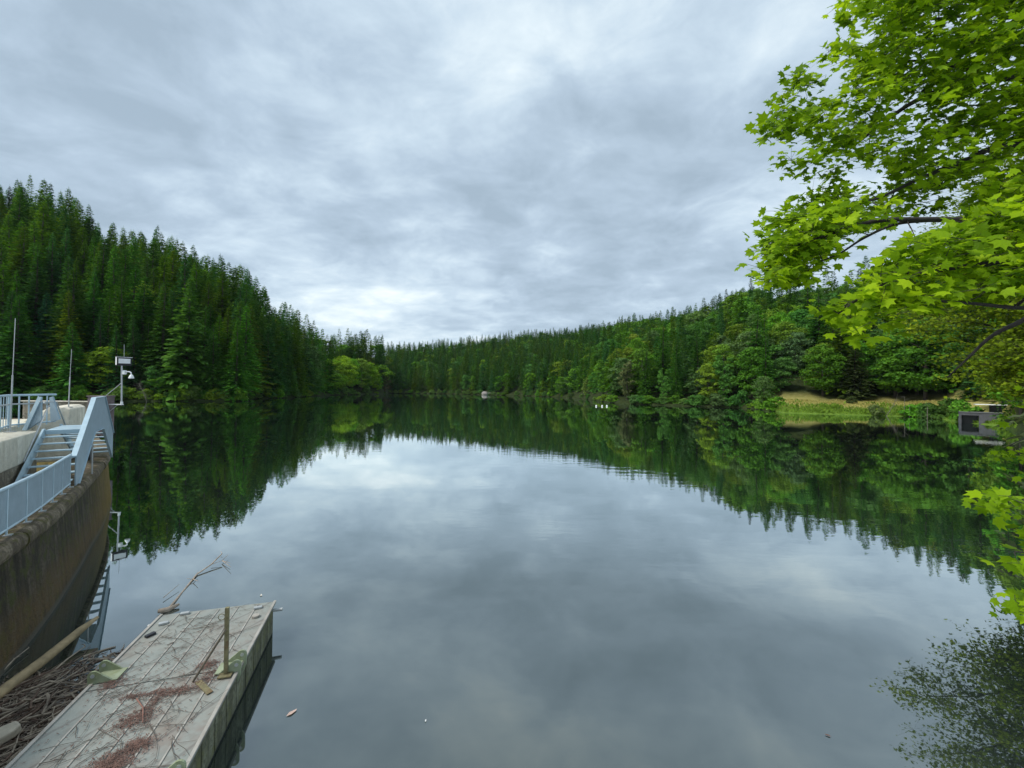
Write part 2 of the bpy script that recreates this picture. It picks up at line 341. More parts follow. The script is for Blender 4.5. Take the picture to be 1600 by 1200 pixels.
for c in cand:
    c['z'] = float(ground(c['x'], c['y'])); c['k'] = int(g.integers(0, 60)); c['w'] = float(np.clip(1.13+g.normal(0, .17), .75, 1.6))
    c['col'] = vary(C_BRD[c['k'] % 5] if c['b'] else C_SPR[c['k'] % 5], g)
    if c['u'] > .25 and not c['b']: c['col'] = tuple(q*1.15 for q in c['col'])
    if c['u'] < -.4: c['col'] = tuple(q*1.22 for q in c['col']); c['w'] *= 1.13
    if -.45 < c['u'] < -.31 and c['b']: c['col'] = tuple(q*k for q, k in zip(c['col'], (1.5, 1.3, .9)))
# trees that stand out in the photograph: (px, py of the top, u-distance behind the shore, kind, variant, width, colour, label)
SPEC = [(292, 430, 5, 0, 5, .9, (.046, .108, .014), 'bright lime green tree with layered boughs on the left shore, right of the camera mast', 'broadleaf tree'),
        (420, 508, 6, 0, 5, 1.0, (.026, .080, .018), 'rounded deep green leafy tree on the left shore where the bank steps back', 'broadleaf tree'),
        (565, 557, 8, 1, 0, 1.0, (.090, .150, .020), 'yellow green domed tree at the end of the wooded left point', 'broadleaf tree'),
        (602, 578, 3, 1, 0, .8, (.060, .058, .030), 'brownish rounded bush at the very tip of the wooded left point', 'bush'),
        (72, 455, 14, 0, 5, .8, (.022, .080, .040), 'blue green leafy tree among dark spruces behind the concrete pier', 'broadleaf tree'),
        (1132, 545, 4, 1, 3, 1.1, (.050, .125, .020), 'tall fresh green oval tree on the right shore', 'broadleaf tree'),
        (1037, 571, 3, 1, 3, .9, (.055, .135, .022), 'small bright green pointed tree at the water on the right shore', 'broadleaf tree'),
        (980, 556, 5, 1, 3, 1.0, (.070, .085, .032), 'olive brown feathery tree on the right shore beside the white floats', 'broadleaf tree'),
        (915, 586, 3, 1, 3, .8, (.085, .130, .026), 'yellow green young tree at the tip of the right shore', 'broadleaf tree'),
        (1193, 584, 1.2, 1, 0, 1.0, (.055, .100, .026), 'shaggy leafy willow leaning over water left of the grass bank', 'broadleaf tree'),
        (1335, 520, 22, 0, 4, 1.35, (.036, .052, .016), 'broad olive conifer standing alone at the back of the grass bank', 'conifer'),
        (1243, 515, 40, 1, 2, 1.0, (.060, .110, .040), 'pale green wide crowned tree above the grass bank', 'broadleaf tree'),
        (1175, 432, 118, 0, 1, 1.1, (.020, .038, .016), 'tallest pointed spruce on the right ridge against the sky', 'spruce'),
        (1515, 568, 22, 0, 4, 1.3, (.030, .070, .018), 'layered green conifer directly left of the boathouse', 'conifer'),
        (20, 290, 104, 0, 0, 1.0, (.018, .034, .018), 'tallest spruce on the left skyline, at the left edge', 'spruce'),
        (320, 408, 108, 0, 2, 1.0, (.016, .032, .016), 'thin see through spruce top poking above the left skyline', 'spruce')]
def put_tree(b, k, x, y, z, H, wd, col, label, cat, group=None, name=None, parts=True):
    cr, tr = (BRD if b else SPR)[k]; s = H/(20. if b else 28.)
    nm = name or ('broadleaf_tree' if b else 'spruce_tree')
    if parts:
        e = empty(nm, (x, y, z-.15), RNG.random()*6.28, label, cat, group); e.scale = (s*wd, s*wd, s); e.rotation_euler = (RNG.normal(0, .022), RNG.normal(0, .022), e.rotation_euler.z)
        o = link('crown', cr, e); o.color = (*col, 1); link('trunk', tr, e); return e
    o = link(nm, cr); o.location = (x, y, z-.15); o.rotation_euler = (0, 0, RNG.random()*6.28); o.scale = (s*wd, s*wd, s); o.color = (*col, 1); tag(o, label, cat, group); return o
taken = []
for (px, py, d, b, k, wd, col, lab, cat) in SPEC:
    col = tuple(q*1.9 for q in col)
    u = (px-800)/640; Y = float(shore(u))+d
    for _ in range(3): X = aty(px, py, Y)[0]; Y = float(shore(X/Y))+d
    z = float(ground(X, Y)); H = aty(px, py, Y)[2]-z
    put_tree(b, k, X, Y, z, max(H, 4.), wd*(1 if b else 1.), col, lab, cat, name={'bush': 'shore_bush', 'conifer': 'conifer_tree'}.get(cat)); taken.append((X, Y, 4.2 if cat != 'bush' else 2, d))
cand = [c for c in cand if all((c['x']-a)**2+(c['y']-b)**2 > r*r for a, b, r, _ in taken)]
# drop what would stand right in front of a marked tree
for (a, b, r, d) in taken:
    cand = [c for c in cand if not (c['d'] < d and abs(c['u']-a/b)*c['y'] < r*.9 and abs(c['y']-b) < 30)]
vis = [c for c in cand if -1.27 < c['u'] < 1.27]
def rank(c): return c['H']/c['y']*(1.6 if c['d'] < 14 else 1)*(.55 if c['u'] > 1.08 else 1)
ind = {id(c) for b in (False, True) for c in sorted((c for c in vis if c['b'] == b), key=rank, reverse=True)[:(285 if not b else 240)]}
SEG = [(-1.3, -1.04, 'behind the railed pier'), (-1.04, -.86, 'behind the camera mast'), (-.86, -.63, 'just right of the mast'), (-.63, -.44, 'past the left bank step'),
       (-.44, -.3, 'on the left point'), (-.3, .1, 'across the lake'), (.1, .26, 'at the far right bend'), (.26, .45, 'near the white floats'),
       (.45, .64, 'left of the meadow'), (.64, .86, 'above the pale meadow'), (.86, 1.06, 'behind the bushy meadow'), (1.06, 1.4, 'behind the boathouse')]
def seg(c):
    for a, b, t in SEG:
        if a <= c['u'] < b: return t
rest = []
for c in cand:
    if id(c) not in ind: rest.append(c); continue
    D = float(itp(DD, c['u'])); row = 'at the water edge' if c['d'] < 12 else ('high on the ridge' if c['d'] > D*.75 else 'on the slope')
    kind = ('green leafy tree' if c['b'] else 'dark green spruce')
    lab = f"{kind} {row} {seg(c)}"
    put_tree(c['b'], c['k'] % (4 if c['b'] else 5), c['x'], c['y'], c['z'], c['H'], c['w'], c['col'], lab, 'broadleaf tree' if c['b'] else 'spruce', ('leafy trees ' if c['b'] else 'spruces ')+row+' '+seg(c), parts=c['y'] < 190)
BUSH = []
for i in range(3):
    q, lv = broad(90+i, 4., 2.6, 22, 80, .42, -.1); BUSH.append(quads_mesh('shore_bush', q, [M_FOL], attrs={'leafvar': lv}))
u = -1.2
while u < 1.09:
    Y = float(shore(u)); u += (2.6+2.6*g.random())/Y*(1 if Y < 200 else 1.5)
    if g.random() < .12 or .665 < u < .98: continue
    Y = float(shore(u))+.4+g.random()*1.6; X = u*Y; o = link('shore_bush', BUSH[int(g.integers(3))]); s = .5+.55*g.random()
    o.location = (X, Y, float(ground(X, Y))-.5); o.scale = (s*1.2, s*1.2, s*(.7+.8*g.random())); o.rotation_euler = (0, 0, g.random()*6.28)
    o.color = (*vary(C_BRD[int(g.integers(5))] if g.random() < .6 else (.10, .19, .04), g), 1)
    tag(o, 'low leafy bush overhanging the water '+seg(dict(u=u)), 'bush', 'bushes at the waterline '+seg(dict(u=u)))
for b, nm, lab in ((False, 'spruce_forest', 'distant wood of small spruces on the hills'), (True, 'broadleaf_wood', 'distant scatter of small leafy trees on the hills')):
    Q, LV, TI = [], [], []
    for c in rest:
        if c['b'] != b: continue
        q, lv = (BRL if b else SPL)[c['k'] % 3]; s = c['H']/(20. if b else 28.); a = c['k']*.7; ca, sa = math.cos(a), math.sin(a)
        Rm = np.array([[ca*s*c['w'], -sa*s*c['w'], 0], [sa*s*c['w'], ca*s*c['w'], 0], [0, 0, s]]); Q.append(q.reshape(-1, 3)@Rm.T+np.array([c['x'], c['y'], c['z']-.2])); LV.append(lv); TI.append(np.tile(c['col'], (len(lv), 1)))
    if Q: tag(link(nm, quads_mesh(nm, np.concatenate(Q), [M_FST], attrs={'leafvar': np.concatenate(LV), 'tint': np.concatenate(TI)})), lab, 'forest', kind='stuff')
print('TREES', len(cand), len(ind), len(rest))
#PART2
# ------------------------------------------------------------------ dam
def weathered(name, base, dark, moss, stain=None, sc=1.2, pale=None):
    m, nt, bs, out = newmat(name); p = geo_pos(nt)
    n1 = noise(nt, p, sc, 8, .65); n2 = noise(nt, p, sc*6, 6, .6)
    c = ramp(nt, n1, [(.28, dark), (.55, base), (.8, tuple(min(1, q*1.35) for q in base))])
    st = noise(nt, scalev(nt, p, (2.6, 2.6, .22)), 1.6, 6, .6)                      # run-off streaks
    c = mixc(nt, ramp(nt, st, [(.44, 0.), (.58, .8)]), c, dark)
    c = mixc(nt, ramp(nt, n2, [(.48, 0.), (.60, .85 if base[0] < .5 else .25)]), c, tuple(q*.42 for q in base))
    c = mixc(nt, ramp(nt, noise(nt, p, sc*1.9, 7, .7), [(.50, 0.), (.60, .85)]), c, moss)
    if stain:                                                                     # mineral band above the waterline
        s = nd(nt, 'ShaderNodeSeparateXYZ'); nt.links.new(p, s.inputs[0])
        zz = mth(nt, 'ADD', s.outputs[2], mth(nt, 'MULTIPLY', mth(nt, 'SUBTRACT', n1, .5), 1.6))
        f = ramp(nt, mth(nt, 'MULTIPLY', zz, .5), [(0, .35), (.18, .85), (.42, .45), (.62, 0.)])
        c = mixc(nt, mth(nt, 'MULTIPLY', f, ramp(nt, n2, [(.3, .35), (.65, 1.)])), c, stain)
        c = mixc(nt, ramp(nt, s.outputs[2], [(.0, .9), (.10, .75), (.16, 0.)]), c, (.10, .092, .072))
        far = mth(nt, 'MULTIPLY', ramp(nt, mth(nt, 'MULTIPLY', s.outputs[1], .05), [(.70, 0.), (.98, .9)]), ramp(nt, mth(nt, 'MULTIPLY', s.outputs[2], .4), [(.76, 1.), (.84, 0.)]))
        c = mixc(nt, mth(nt, 'MULTIPLY', far, ramp(nt, n1, [(.3, .5), (.6, 1.)])), c, (.20, .135, .025))
    nt.links.new(c, bs.inputs['Base Color']); bs.inputs['Roughness'].default_value = .92; bs.inputs['Specular IOR Level'].default_value = .2
    bump(nt, bs, mth(nt, 'ADD', n2, mth(nt, 'MULTIPLY', noise(nt, p, sc*22, 4), .5)), .8, .05); return m
M_DAM = weathered('dam_concrete', (.105, .086, .060), (.024, .021, .014), (.062, .068, .018), (.140, .088, .036), sc=1.9)
M_COP = weathered('coping_concrete', (.25, .205, .145), (.07, .055, .038), (.09, .085, .025), sc=2.4)
M_PALE = weathered('pale_concrete', (.70, .66, .55), (.52, .48, .38), (.62, .57, .46), sc=.8)
M_OLD = weathered('old_concrete', (.36, .32, .25), (.17, .14, .10), (.24, .21, .14), sc=1.)
M_BLUE = plain('pale_blue_paint', (.40, .53, .60), .45, .10, 3, bmp=.05, dirt=(.26, .33, .36), dirt_amt=.4)
M_MESH = plain('blue_grey_infill', (.27, .36, .42), .5, .10, 3, bmp=.05)
M_GALV = plain('galvanised_steel', (.42, .44, .44), .42, .12, 8, metal=.35, bmp=.05)
M_DARK = plain('dark_parts_and_shade', (.02, .022, .028), .6, .3, 8)
M_WHITE = plain('white_enamel', (.78, .79, .78), .35, .05, 5, bmp=.02)
M_BLACK = plain('black_enamel_and_shade', (.012, .012, .014), .35, .2, 5, bmp=.02)

PTS = np.array([(-5.2, 0.), (-7.0, 3.2), (-8.9, 6.3), (-10.09, 8.23), (-10.75, 9.2), (-11.35, 10.05), (-12.0, 10.9), (-12.75, 11.85), (-13.5, 12.8), (-14.5, 14.0), (-15.6, 15.4), (-17.3, 17.4), (-19.4, 19.75), (-21.6, 21.8), (-25.0, 24.7), (-28.6, 28.0), (-32.4, 31), (-38, 34), (-48, 38), (-65, 42), (-95, 46), (-150, 60)])
def smooth_path(P, k=8):
    o = []
    for i in range(len(P)-1):
        p0, p1, p2, p3 = P[max(i-1, 0)], P[i], P[i+1], P[min(i+2, len(P)-1)]
        for j in range(k):
            t = j/k; o.append(.5*((2*p1)+(-p0+p2)*t+(2*p0-5*p1+4*p2-p3)*t*t+(-p0+3*p1-3*p2+p3)*t**3))
    return np.array(o+[P[-1]])
DP = smooth_path(PTS); SL = np.r_[0, np.cumsum(np.linalg.norm(np.diff(DP, axis=0), axis=1))]
DS = np.arange(0, SL[-1], .25); DP = np.stack([np.interp(DS, SL, DP[:, k]) for k in (0, 1)], 1)
for _ in range(6): DP[1:-1] = .25*DP[:-2]+.5*DP[1:-1]+.25*DP[2:]
ZC = 2.43
dam = empty('dam', (0, 0, 0), 0, 'curved brown concrete dam wall with rounded mossy coping at the left', 'dam')
MB().sweep(DP, [(.32, -3), (.17, 0), (.08, 1.0), (0, 2.06), (-.44, 2.06), (-.44, 2.32), (-1.34, 2.32), (-1.34, -3)]).build('wall', M_DAM, dam)
i0 = 0; rr = random.Random(3)
while i0 < len(DP)-4 and i0 < 260:
    n = rr.choice((9, 10, 11)); j = min(i0+n, len(DP)-1); pp = DP[i0:j+1].copy(); pp[-1] = pp[-2]+(pp[-1]-pp[-2])*.93; dz = rr.uniform(-.015, .015); dx = rr.uniform(-.015, .015)
    MB().sweep(pp, [(.0+dx, 2.065), (.10+dx, 2.10+dz), (.135+dx, 2.18+dz), (.135+dx, 2.28+dz), (.10+dx, 2.37+dz), (.03+dx, 2.42+dz), (-.10, 2.435+dz), (-.43, 2.43+dz), (-.43, 2.065)]).build('coping', M_COP, dam, smooth=False)
    i0 = j
A = np.array([-13.5, 12.82]); T_ = np.array([-.608, .794]); T_ /= np.linalg.norm(T_); N_ = np.array([T_[1], -T_[0]])
def D(s, n, z): q = A+s*T_+n*N_; return np.array([q[0], q[1], z])
def dp(off, i):                                                   # a point on the crest at station i, offset off
    i = min(max(i, 1), len(DP)-2); t = DP[i+1]-DP[i-1]; t /= np.linalg.norm(t); return DP[i]+np.array([t[1], -t[0]])*off
def slab(s0, s1, n0, n1, z0, z1): 
    return MB().prism([D(s0, n0, z0), D(s1, n0, z0), D(s1, n1, z0), D(s0, n1, z0)], (0, 0, z1-z0))
pier = empty('concrete_pier', tuple(D(0, -2, 0)), 0, 'pale concrete pier with flat top beside the crest walkway, carrying the balustrade', 'pier')
def under(o, root): o.parent = root; o.matrix_parent_inverse = Matrix.Translation(-root.location); return o
under(slab(-12, 2.3, -1.35, -9.0, -1, 3.12).build('lower_wall', M_OLD), pier)
under(slab(-12, 2.3, -1.31, -2.5, 3.125, 4.0).build('upper_wall', M_PALE, bevel=.04), pier)
under(slab(-12, 9.5, -2.51, -9.0, 3.125, 3.99).build('deck', M_PALE, bevel=.03), pier)
o = MB().prism([D(7.0, -1.4, 2.3), D(7.0, -1.4, 4.5), D(7.1, -1.6, 4.62), D(7.2, -2.05, 4.6), D(7.2, -2.9, 3.9), D(7.2, -2.9, 2.3)], (D(10, 0, 0)-D(7, 0, 0))).build('end_block', M_PALE, bevel=.05); under(o, pier)

# crest railing
idx = int(np.argmin(np.linalg.norm(DP-A, axis=1))); rail = empty('crest_railing', (DP[idx][0], DP[idx][1], ZC), 0, 'pale blue steel railing with upright infill along the dam crest', 'railing')
L0 = idx-1; top = [np.r_[dp(-.12, i), ZC+1.0] for i in range(max(L0-56, 1), L0+1)]; bot = [np.r_[dp(-.12, i), ZC+.13] for i in range(max(L0-56, 1), L0+1)]
under(MB().tube(top, .036, n=8).build('top_rail', M_BLUE, smooth=True), rail); under(MB().tube(bot, .025, n=6).build('bottom_rail', M_BLUE, smooth=True), rail)
for k, i in enumerate(range(L0, max(L0-56, 1), -4)):
    p = dp(-.12, i); ang = math.atan2(*(DP[i+1]-DP[i])[::-1])
    under(MB().box((p[0], p[1], ZC+.49), (.05, .022, .99), ang).build('post', M_BLUE), rail)
    under(MB().box((*dp(-.10, i), ZC+.012), (.13, .12, .02), ang).build('base_plate', M_GALV), rail)
    b = MB()
    for q in np.arange(0, 4, .2):
        i1 = i-int(q)-1
        if i1 < 1: break
        fr = q-int(q); p = dp(-.125, i1+1)*(1-fr)+dp(-.125, i1)*fr; b.box((p[0], p[1], ZC+.56), (.036, .012, .83), ang)
    if b.v: under(b.build('infill_panel', M_MESH), rail)

# stile over the pipe: stairs up, platform, stairs down
ZP = 4.0; st = empty('metal_stile', tuple(D(2, -.6, ZC)), 0, 'pale blue steel stair stile climbing up and over the dam crest', 'stairs')
def tread(s, z): return under(MB().prism([D(s, -1.18, z-.035), D(s+.24, -1.18, z-.035), D(s+.24, -.12, z-.035), D(s, -.12, z-.035)], (0, 0, .035)).build('tread', M_BLUE), st)
for k in range(7): tread(-.2+.36*k, ZC+.02+.195*(k+1)); tread(6.75-.36*k, ZC+.02+.195*(k+1))
under(MB().prism([D(2.35, -1.18, ZP-.14), D(4.5, -1.18, ZP-.14), D(4.5, -.12, ZP-.14), D(2.35, -.12, ZP-.14)], (0, 0, .14)).build('platform', M_BLUE), st)
th = N_*.05
under(MB().prism([D(-.4, -1.24, ZC), D(-.15, -1.24, ZC), D(2.4, -1.24, ZP-.22), D(2.4, -1.24, ZP+.05), D(2.25, -1.24, ZP+.05), D(-.4, -1.24, ZC+.22)], (*th, 0)).build('stringer', M_BLUE), st)
under(MB().prism([D(7.2, -1.24, ZC), D(6.95, -1.24, ZC), D(4.45, -1.24, ZP-.22), D(4.45, -1.24, ZP+.05), D(4.6, -1.24, ZP+.05), D(7.2, -1.24, ZC+.22)], (*th, 0)).build('stringer', M_BLUE), st)
zt = 5.08
under(MB().prism([D(0, -.05, ZC-.02), D(0, -.05, 3.42), D(2.6, -.05, zt), D(4.6, -.05, zt), D(6.9, -.05, 3.42), D(6.9, -.05, ZC-.02), D(6.65, -.05, ZC-.02), D(4.4, -.05, 3.86), D(2.75, -.05, 3.86), D(.28, -.05, ZC-.02)][::-1], (*(N_*-.03), 0)).build('side_panel', M_MESH), st)
def bar(pts, wd=.09, hh=.03): 
    b = MB()
    for p, q in zip(pts[:-1], pts[1:]):
        b.prism([p+np.r_[N_*wd/2, 0], q+np.r_[N_*wd/2, 0], q-np.r_[N_*wd/2, 0], p-np.r_[N_*wd/2, 0]], (0, 0, hh))
    return b
under(bar([D(-.25, -.07, 3.36), D(2.6, -.07, zt), D(4.6, -.07, zt), D(6.9, -.07, 3.43)], .13).build('capping_rail', M_BLUE), st)
under(bar([D(.30, -.05, ZC-.05), D(2.76, -.05, 3.835), D(4.39, -.05, 3.835), D(6.63, -.05, ZC-.05)], .08, .02).build('lower_flange', M_BLUE), st)
under(MB().tube([D(2.1, .0, ZC), D(2.1, .0, 3.5)], .022).build('support_post', M_GALV), st)
under(MB().prism([D(5.0, -.6, ZC+.1), D(5.5, -.6, ZC+.1), D(4.9, -.6, 3.7), D(4.5, -.6, 3.7)], (*(N_*.12), 0)).build('shaded_face_sheet', M_DARK), st)  # dark sheet standing in for the shaded inner face of the descending panel
under(MB().tube([aty(37, 721, 12.1), aty(76, 634, 13.9), aty(69, 629, 13.7)], .021).build('handrail', M_GALV, smooth=True), st)
under(MB().tube([aty(62, 628, 13.6), aty(88, 628, 15.4), aty(103, 666, 16.2)], .021).build('handrail', M_GALV, smooth=True), st)

# balustrade on the pier
bal = empty('pier_balustrade', tuple(atz(35, 666, 4.0)), 0, 'pale blue balustrade of upright bars on top of the concrete pier', 'railing')
BP = [atz(-130, 716, 4.0), atz(-55, 692, 4.0), atz(0, 674, 4.0), atz(13, 669, 4.0), atz(86, 662, 4.0)]
under(MB().tube([p+(0, 0, 1.16) for p in BP], .04).build('top_rail', M_BLUE), bal)
under(MB().tube([p+(0, 0, .84) for p in BP], .028).build('middle_rail', M_GALV), bal)
under(MB().tube([p+(0, 0, .10) for p in BP], .03).build('bottom_rail', M_BLUE), bal)
for p, q in zip(BP[:-1], BP[1:]):
    L = np.linalg.norm(q-p); k = max(2, int(L/(.17 if p[0] > -15.5 and q[1] > 13 else .34))); an = math.atan2(q[1]-p[1], q[0]-p[0])
    for j in range(k):
        c_ = p+(q-p)*(j/k); under(MB().box((c_[0], c_[1], 4.57), ((.075, .03) if j == 0 else (.045, .018))+(1.14,), an).build('bar', M_BLUE), bal)
under(MB().prism([aty(x, y, 14.45) for x, y in ((59.5, 621), (64, 621), (64, 657), (41, 672.5), (35, 672.5))], (0, .05, 0)).build('sloping_panel', M_MESH), bal)
under(MB().prism([aty(x, y, 14.40) for x, y in ((59, 620), (65, 620), (41, 672.5), (34, 672.5))], (0, .04, 0)).build('panel_flange', M_BLUE), bal)
under(MB().prism([aty(x, y, 15.1) for x, y in ((77, 621), (82, 619.5), (93, 655), (79, 660))], (0, .05, 0)).build('sloping_panel', M_MESH), bal)

# far end of the crest: stained wall, pillar, mast
bw = MB().prism([(-36.5, 30.6, 1.8), (-31.4, 30.6, 1.8), (-31.4, 30.6, 4.22), (-36.5, 30.6, 4.22)], (0, .5, 0)).build('concrete_wall', M_OLD)
tag(bw, 'stained cream concrete wall at the far end of the dam crest', 'wall')
ww = MB().box((-34.0, 30.75, 4.27), (5.2, .6, .06)).build('coping', M_PALE, bw)
pil = MB().box((-30.95, 30.9, 3.2), (1.05, 1.0, 2.9)).box((-30.95, 30.9, 4.68), (1.15, 1.1, .08)).build('concrete_pillar', plain('pillar_stone', (.15, .12, .12), .9, .3, 2), bevel=.02)
tag(pil, 'dark square concrete pillar behind the top of the stile', 'pillar')
for k in range(4): tag(MB().box((-29.3-.14*k, 25.6+.34*k, 2.55+.3*k), (2.6, .34, .28), R(12)).build('concrete_step', M_OLD), 'stone step of the low flight behind the stile platform', 'step', 'concrete steps behind the stile')
mast = empty('camera_mast', (-29.5, 31, 4.1), 0, 'slim grey steel mast with floodlight and white camera, bracketed out over the water', 'mast')
for nm, b, mt in [('pole', MB().tube([(-29.5, 31, 4.05), (-29.56, 31, 7.0)], .055), M_GALV), ('bracket_arm', MB().box((-30.0, 31, 4.07), (1.2, .12, .07)), M_WHITE), ('base_collar', MB().tube([(-29.5, 31, 4.1), (-29.5, 31, 4.28)], .085), M_WHITE),
                  ('brace', MB().tube([(-30.75, 31, 4.68), (-29.53, 31, 5.72)], .03, n=6), M_GALV), ('brace', MB().tube([(-30.5, 31, 3.45), (-29.8, 31, 4.04)], .03, n=6), M_GALV), ('whip_antenna', MB().tube([(-29.4, 31, 7.6), (-29.42, 31, 8.6)], .016, n=5), M_GALV)]:
    under(b.build(nm, mt), mast)
fl = under(MB().box((-29.55, 31.15, 7.32), (.86, .34, .62), R(57)).build('floodlight', M_BLACK, bevel=.03), mast)
def flp(x, y, z): a = R(57); return (-29.55+x*math.cos(a)-y*math.sin(a), 31.15+x*math.sin(a)+y*math.cos(a), 7.32+z)
o = MB().prism([flp(-.33, -.175, -.14), flp(.33, -.175, -.14), flp(.33, -.175, .22), flp(-.33, -.175, .22)], (-.006, -.016, 0)).build('lens', M_WHITE, fl)
o = MB().prism([flp(-.436, -.14, -.26), flp(-.436, .15, -.26), flp(-.436, .15, .3), flp(-.436, -.14, .3)], (-.012, .004, 0)).build('side_cover', M_WHITE, fl)
o = MB().prism([flp(-.45, -.19, .315), flp(.45, -.19, .315), flp(.45, .18, .315), flp(-.45, .18, .315)], (0, 0, .03)).build('top_cover', M_WHITE, fl)
sc = under(MB().box((-29.34, 31, 6.5), (.2, .2, .32)).build('security_camera', M_WHITE, bevel=.04), mast)
MB().tube([(-29.26, 31, 6.55), (-29.0, 31, 6.56), (-28.86, 31, 6.5), (-28.82, 31, 6.3)], .045).build('gooseneck', M_WHITE, sc, smooth=True)
MB().tube([(-28.82, 31, 6.34), (-28.82, 31, 6.25), (-28.82, 31, 6.1), (-28.82, 31, 6.04)], [.06, .12, .17, .16], n=14).build('dome', M_WHITE, sc)
for X, Y, z0, zm, z1, lab in [(-16.25, 13.3, 4.0, 5.85, 7.7, 'taller thin steel whip pole standing on the pier at the left edge'), (-19.35, 17.9, 4.55, 5.9, 7.1, 'shorter thin steel whip pole standing on the pale end block')]:
    e = empty('whip_pole', (X, Y, z0), 0, lab, 'pole'); MB().tube([(0, 0, 0), (.03, 0, zm-z0)], .021, n=7).build('lower_tube', M_GALV, e); MB().tube([(.03, 0, zm-z0-.02), (.07, 0, z1-z0)], .010, n=6).build('upper_rod', M_GALV, e)
    MB().box((0, 0, .02), (.2, .2, .03)).build('base_plate', M_GALV, e)

# ------------------------------------------------------------------ floating pontoon
m, nt, bs, out = newmat('pontoon_deck'); p = obj_co(nt); n1 = noise(nt, p, 1.1, 7, .65); n2 = noise(nt, p, 7, 6, .6)
c = ramp(nt, n1, [(.3, (.175, .20, .185)), (.5, (.245, .262, .238)), (.7, (.235, .222, .19))])
c = mixc(nt, ramp(nt, n2, [(.5, 0.), (.72, .55)]), c, (.17, .155, .13))
c = mixc(nt, ramp(nt, noise(nt, p, .75, 5, .7), [(.56, 0.), (.68, .5)]), c, (.185, .12, .095))
wv1 = nd(nt, 'ShaderNodeTexWave', inp={'Scale': .62, 'Distortion': 1.2, 'Detail': 3, 'Detail Scale': 1.5}); nt.links.new(nd(nt, 'ShaderNodeMapping').outputs[0], wv1.inputs[0])
mpn = wv1.inputs[0].links[0].from_node; mpn.inputs['Rotation'].default_value = (0, 0, R(40)); nt.links.new(p, mpn.inputs[0])
c = mixc(nt, ramp(nt, wv1.outputs['Fac'], [(.965, 0.), (.995, .5)]), c, (.12, .11, .10))
nt.links.new(c, bs.inputs['Base Color']); bs.inputs['Roughness'].default_value = .7; bump(nt, bs, n2, .25, .01); M_DECK = m
M_RIB = plain('deck_rib', (.33, .315, .28), .6, .2, 4, dirt=(.2, .16, .12), dirt_amt=.6)
M_HULL = weathered('hull_steel', (.23, .235, .165), (.09, .09, .055), (.15, .155, .07), sc=1.5)
M_LUG = plain('green_primer', (.27, .31, .20), .55, .2, 6, dirt=(.16, .17, .06), dirt_amt=.8)
M_RUST = plain('rusty_olive_steel', (.17, .15, .075), .75, .35, 12, dirt=(.12, .05, .02), dirt_amt=.8)
RZ = R(16.56); PO = (-6.39, 9.12, 0.); W2, ZD, LEN = 1.10, .68, 9.3
pon = empty('pontoon', PO, RZ, 'long grey steel pontoon floating beside the dam with a littered ribbed deck', 'pontoon')
def loc(p): ca, sa = math.cos(RZ), math.sin(RZ); return np.array([PO[0]+p[0]*ca-p[1]*sa, PO[1]+p[0]*sa+p[1]*ca, p[2]])
SEAM = -2.3
MB().box((0, -LEN/2, .16), (2*W2-.10, LEN-.08, .96)).build('hull', plain('hull_dark', (.035, .035, .025), .8, .3, 3), pon)
for y0, y1 in ((SEAM+.012, 0), (-4.9+.012, SEAM-.012), (-LEN, -4.9-.012)): MB().box((0, (y0+y1)/2, ZD-.02), (2*W2, y1-y0, .04)).build('deck_plate', M_DECK, pon, bevel=.006)
for x in (-.74, -.37, 0, .37, .74):
    for y0, y1 in ((SEAM+.06, -.06), (-4.84, SEAM-.06), (-LEN+.1, -4.96)): MB().box((x, (y0+y1)/2, ZD+.007), (.022, y1-y0, .012)).build('deck_rib', M_RIB, pon)
for sx_ in (-1, 1):
    MB().box((sx_*(W2-.02), -LEN/2, ZD+.012), (.05, LEN, .022)).build('edge_strip', M_RIB, pon)
    y = -.32
    while y > -LEN+.2:
        MB().box((sx_*(W2-.045), y+.015, .33), (.014, .415, .56)).build('hull_panel', M_HULL, pon); y -= .46
    MB().tube([(sx_*(W2-.04), -.12, .54), (sx_*(W2+.16), -.12, .54)], .035).build('bumper_pin', M_GALV, pon)
def lug(x, y, sx_, name='lug'):
    for dy in (-.14, .14):
        prof = [(x-sx_*.20, ZD+.015), (x+sx_*.05, ZD+.015), (x+sx_*.11, ZD-.16), (x+sx_*.15, ZD-.05)]+[(x+sx_*(.08+.075*math.cos(a)), ZD+.14+.075*math.sin(a)) for a in np.linspace(0, math.pi*.75, 7)]
        if sx_ < 0: prof = prof[::-1]
        l_ = MB().prism([(px, y+dy-.014, pz) for px, pz in prof], (0, .028, 0)).build(name, M_LUG, pon)
        MB().tube([(x+sx_*.085, y+dy-.022, ZD+.14), (x+sx_*.085, y+dy+.022, ZD+.14)], .030, n=10).build('pin_hole_boss', M_GALV, l_)
    MB().box((x-sx_*.07, y, ZD+.028), (.34, .30, .018)).build('lug_plate', M_LUG, pon)
lug(.99, -2.30, 1); lug(-.98, -2.0, -1); lug(.98, -4.55, 1); lug(-.98, -4.6, -1)
for x, y, r_ in ((-.86, -.42, .3), (-.9, -.82, .9), (.80, -.25, .2), (-.62, -.10, .1)): MB().box((x, y, ZD+.025), (.16, .085, .045), r_).build('deck_cleat', M_GALV if r_ < .5 else M_DARK, pon, bevel=.008)
MB().tube([(.86, -.62, ZD+.01), (.86, -.62, ZD+.05)], .07, n=12).build('deck_eye', M_RIB, pon)
mp_ = MB().box((.93, -2.48, ZD+.58), (.055, .055, 1.14)).build('mooring_post', M_RUST, pon)
MB().box((.93, -2.48, ZD+.03), (.2, .2, .02)).build('foot_plate', M_RUST, mp_)
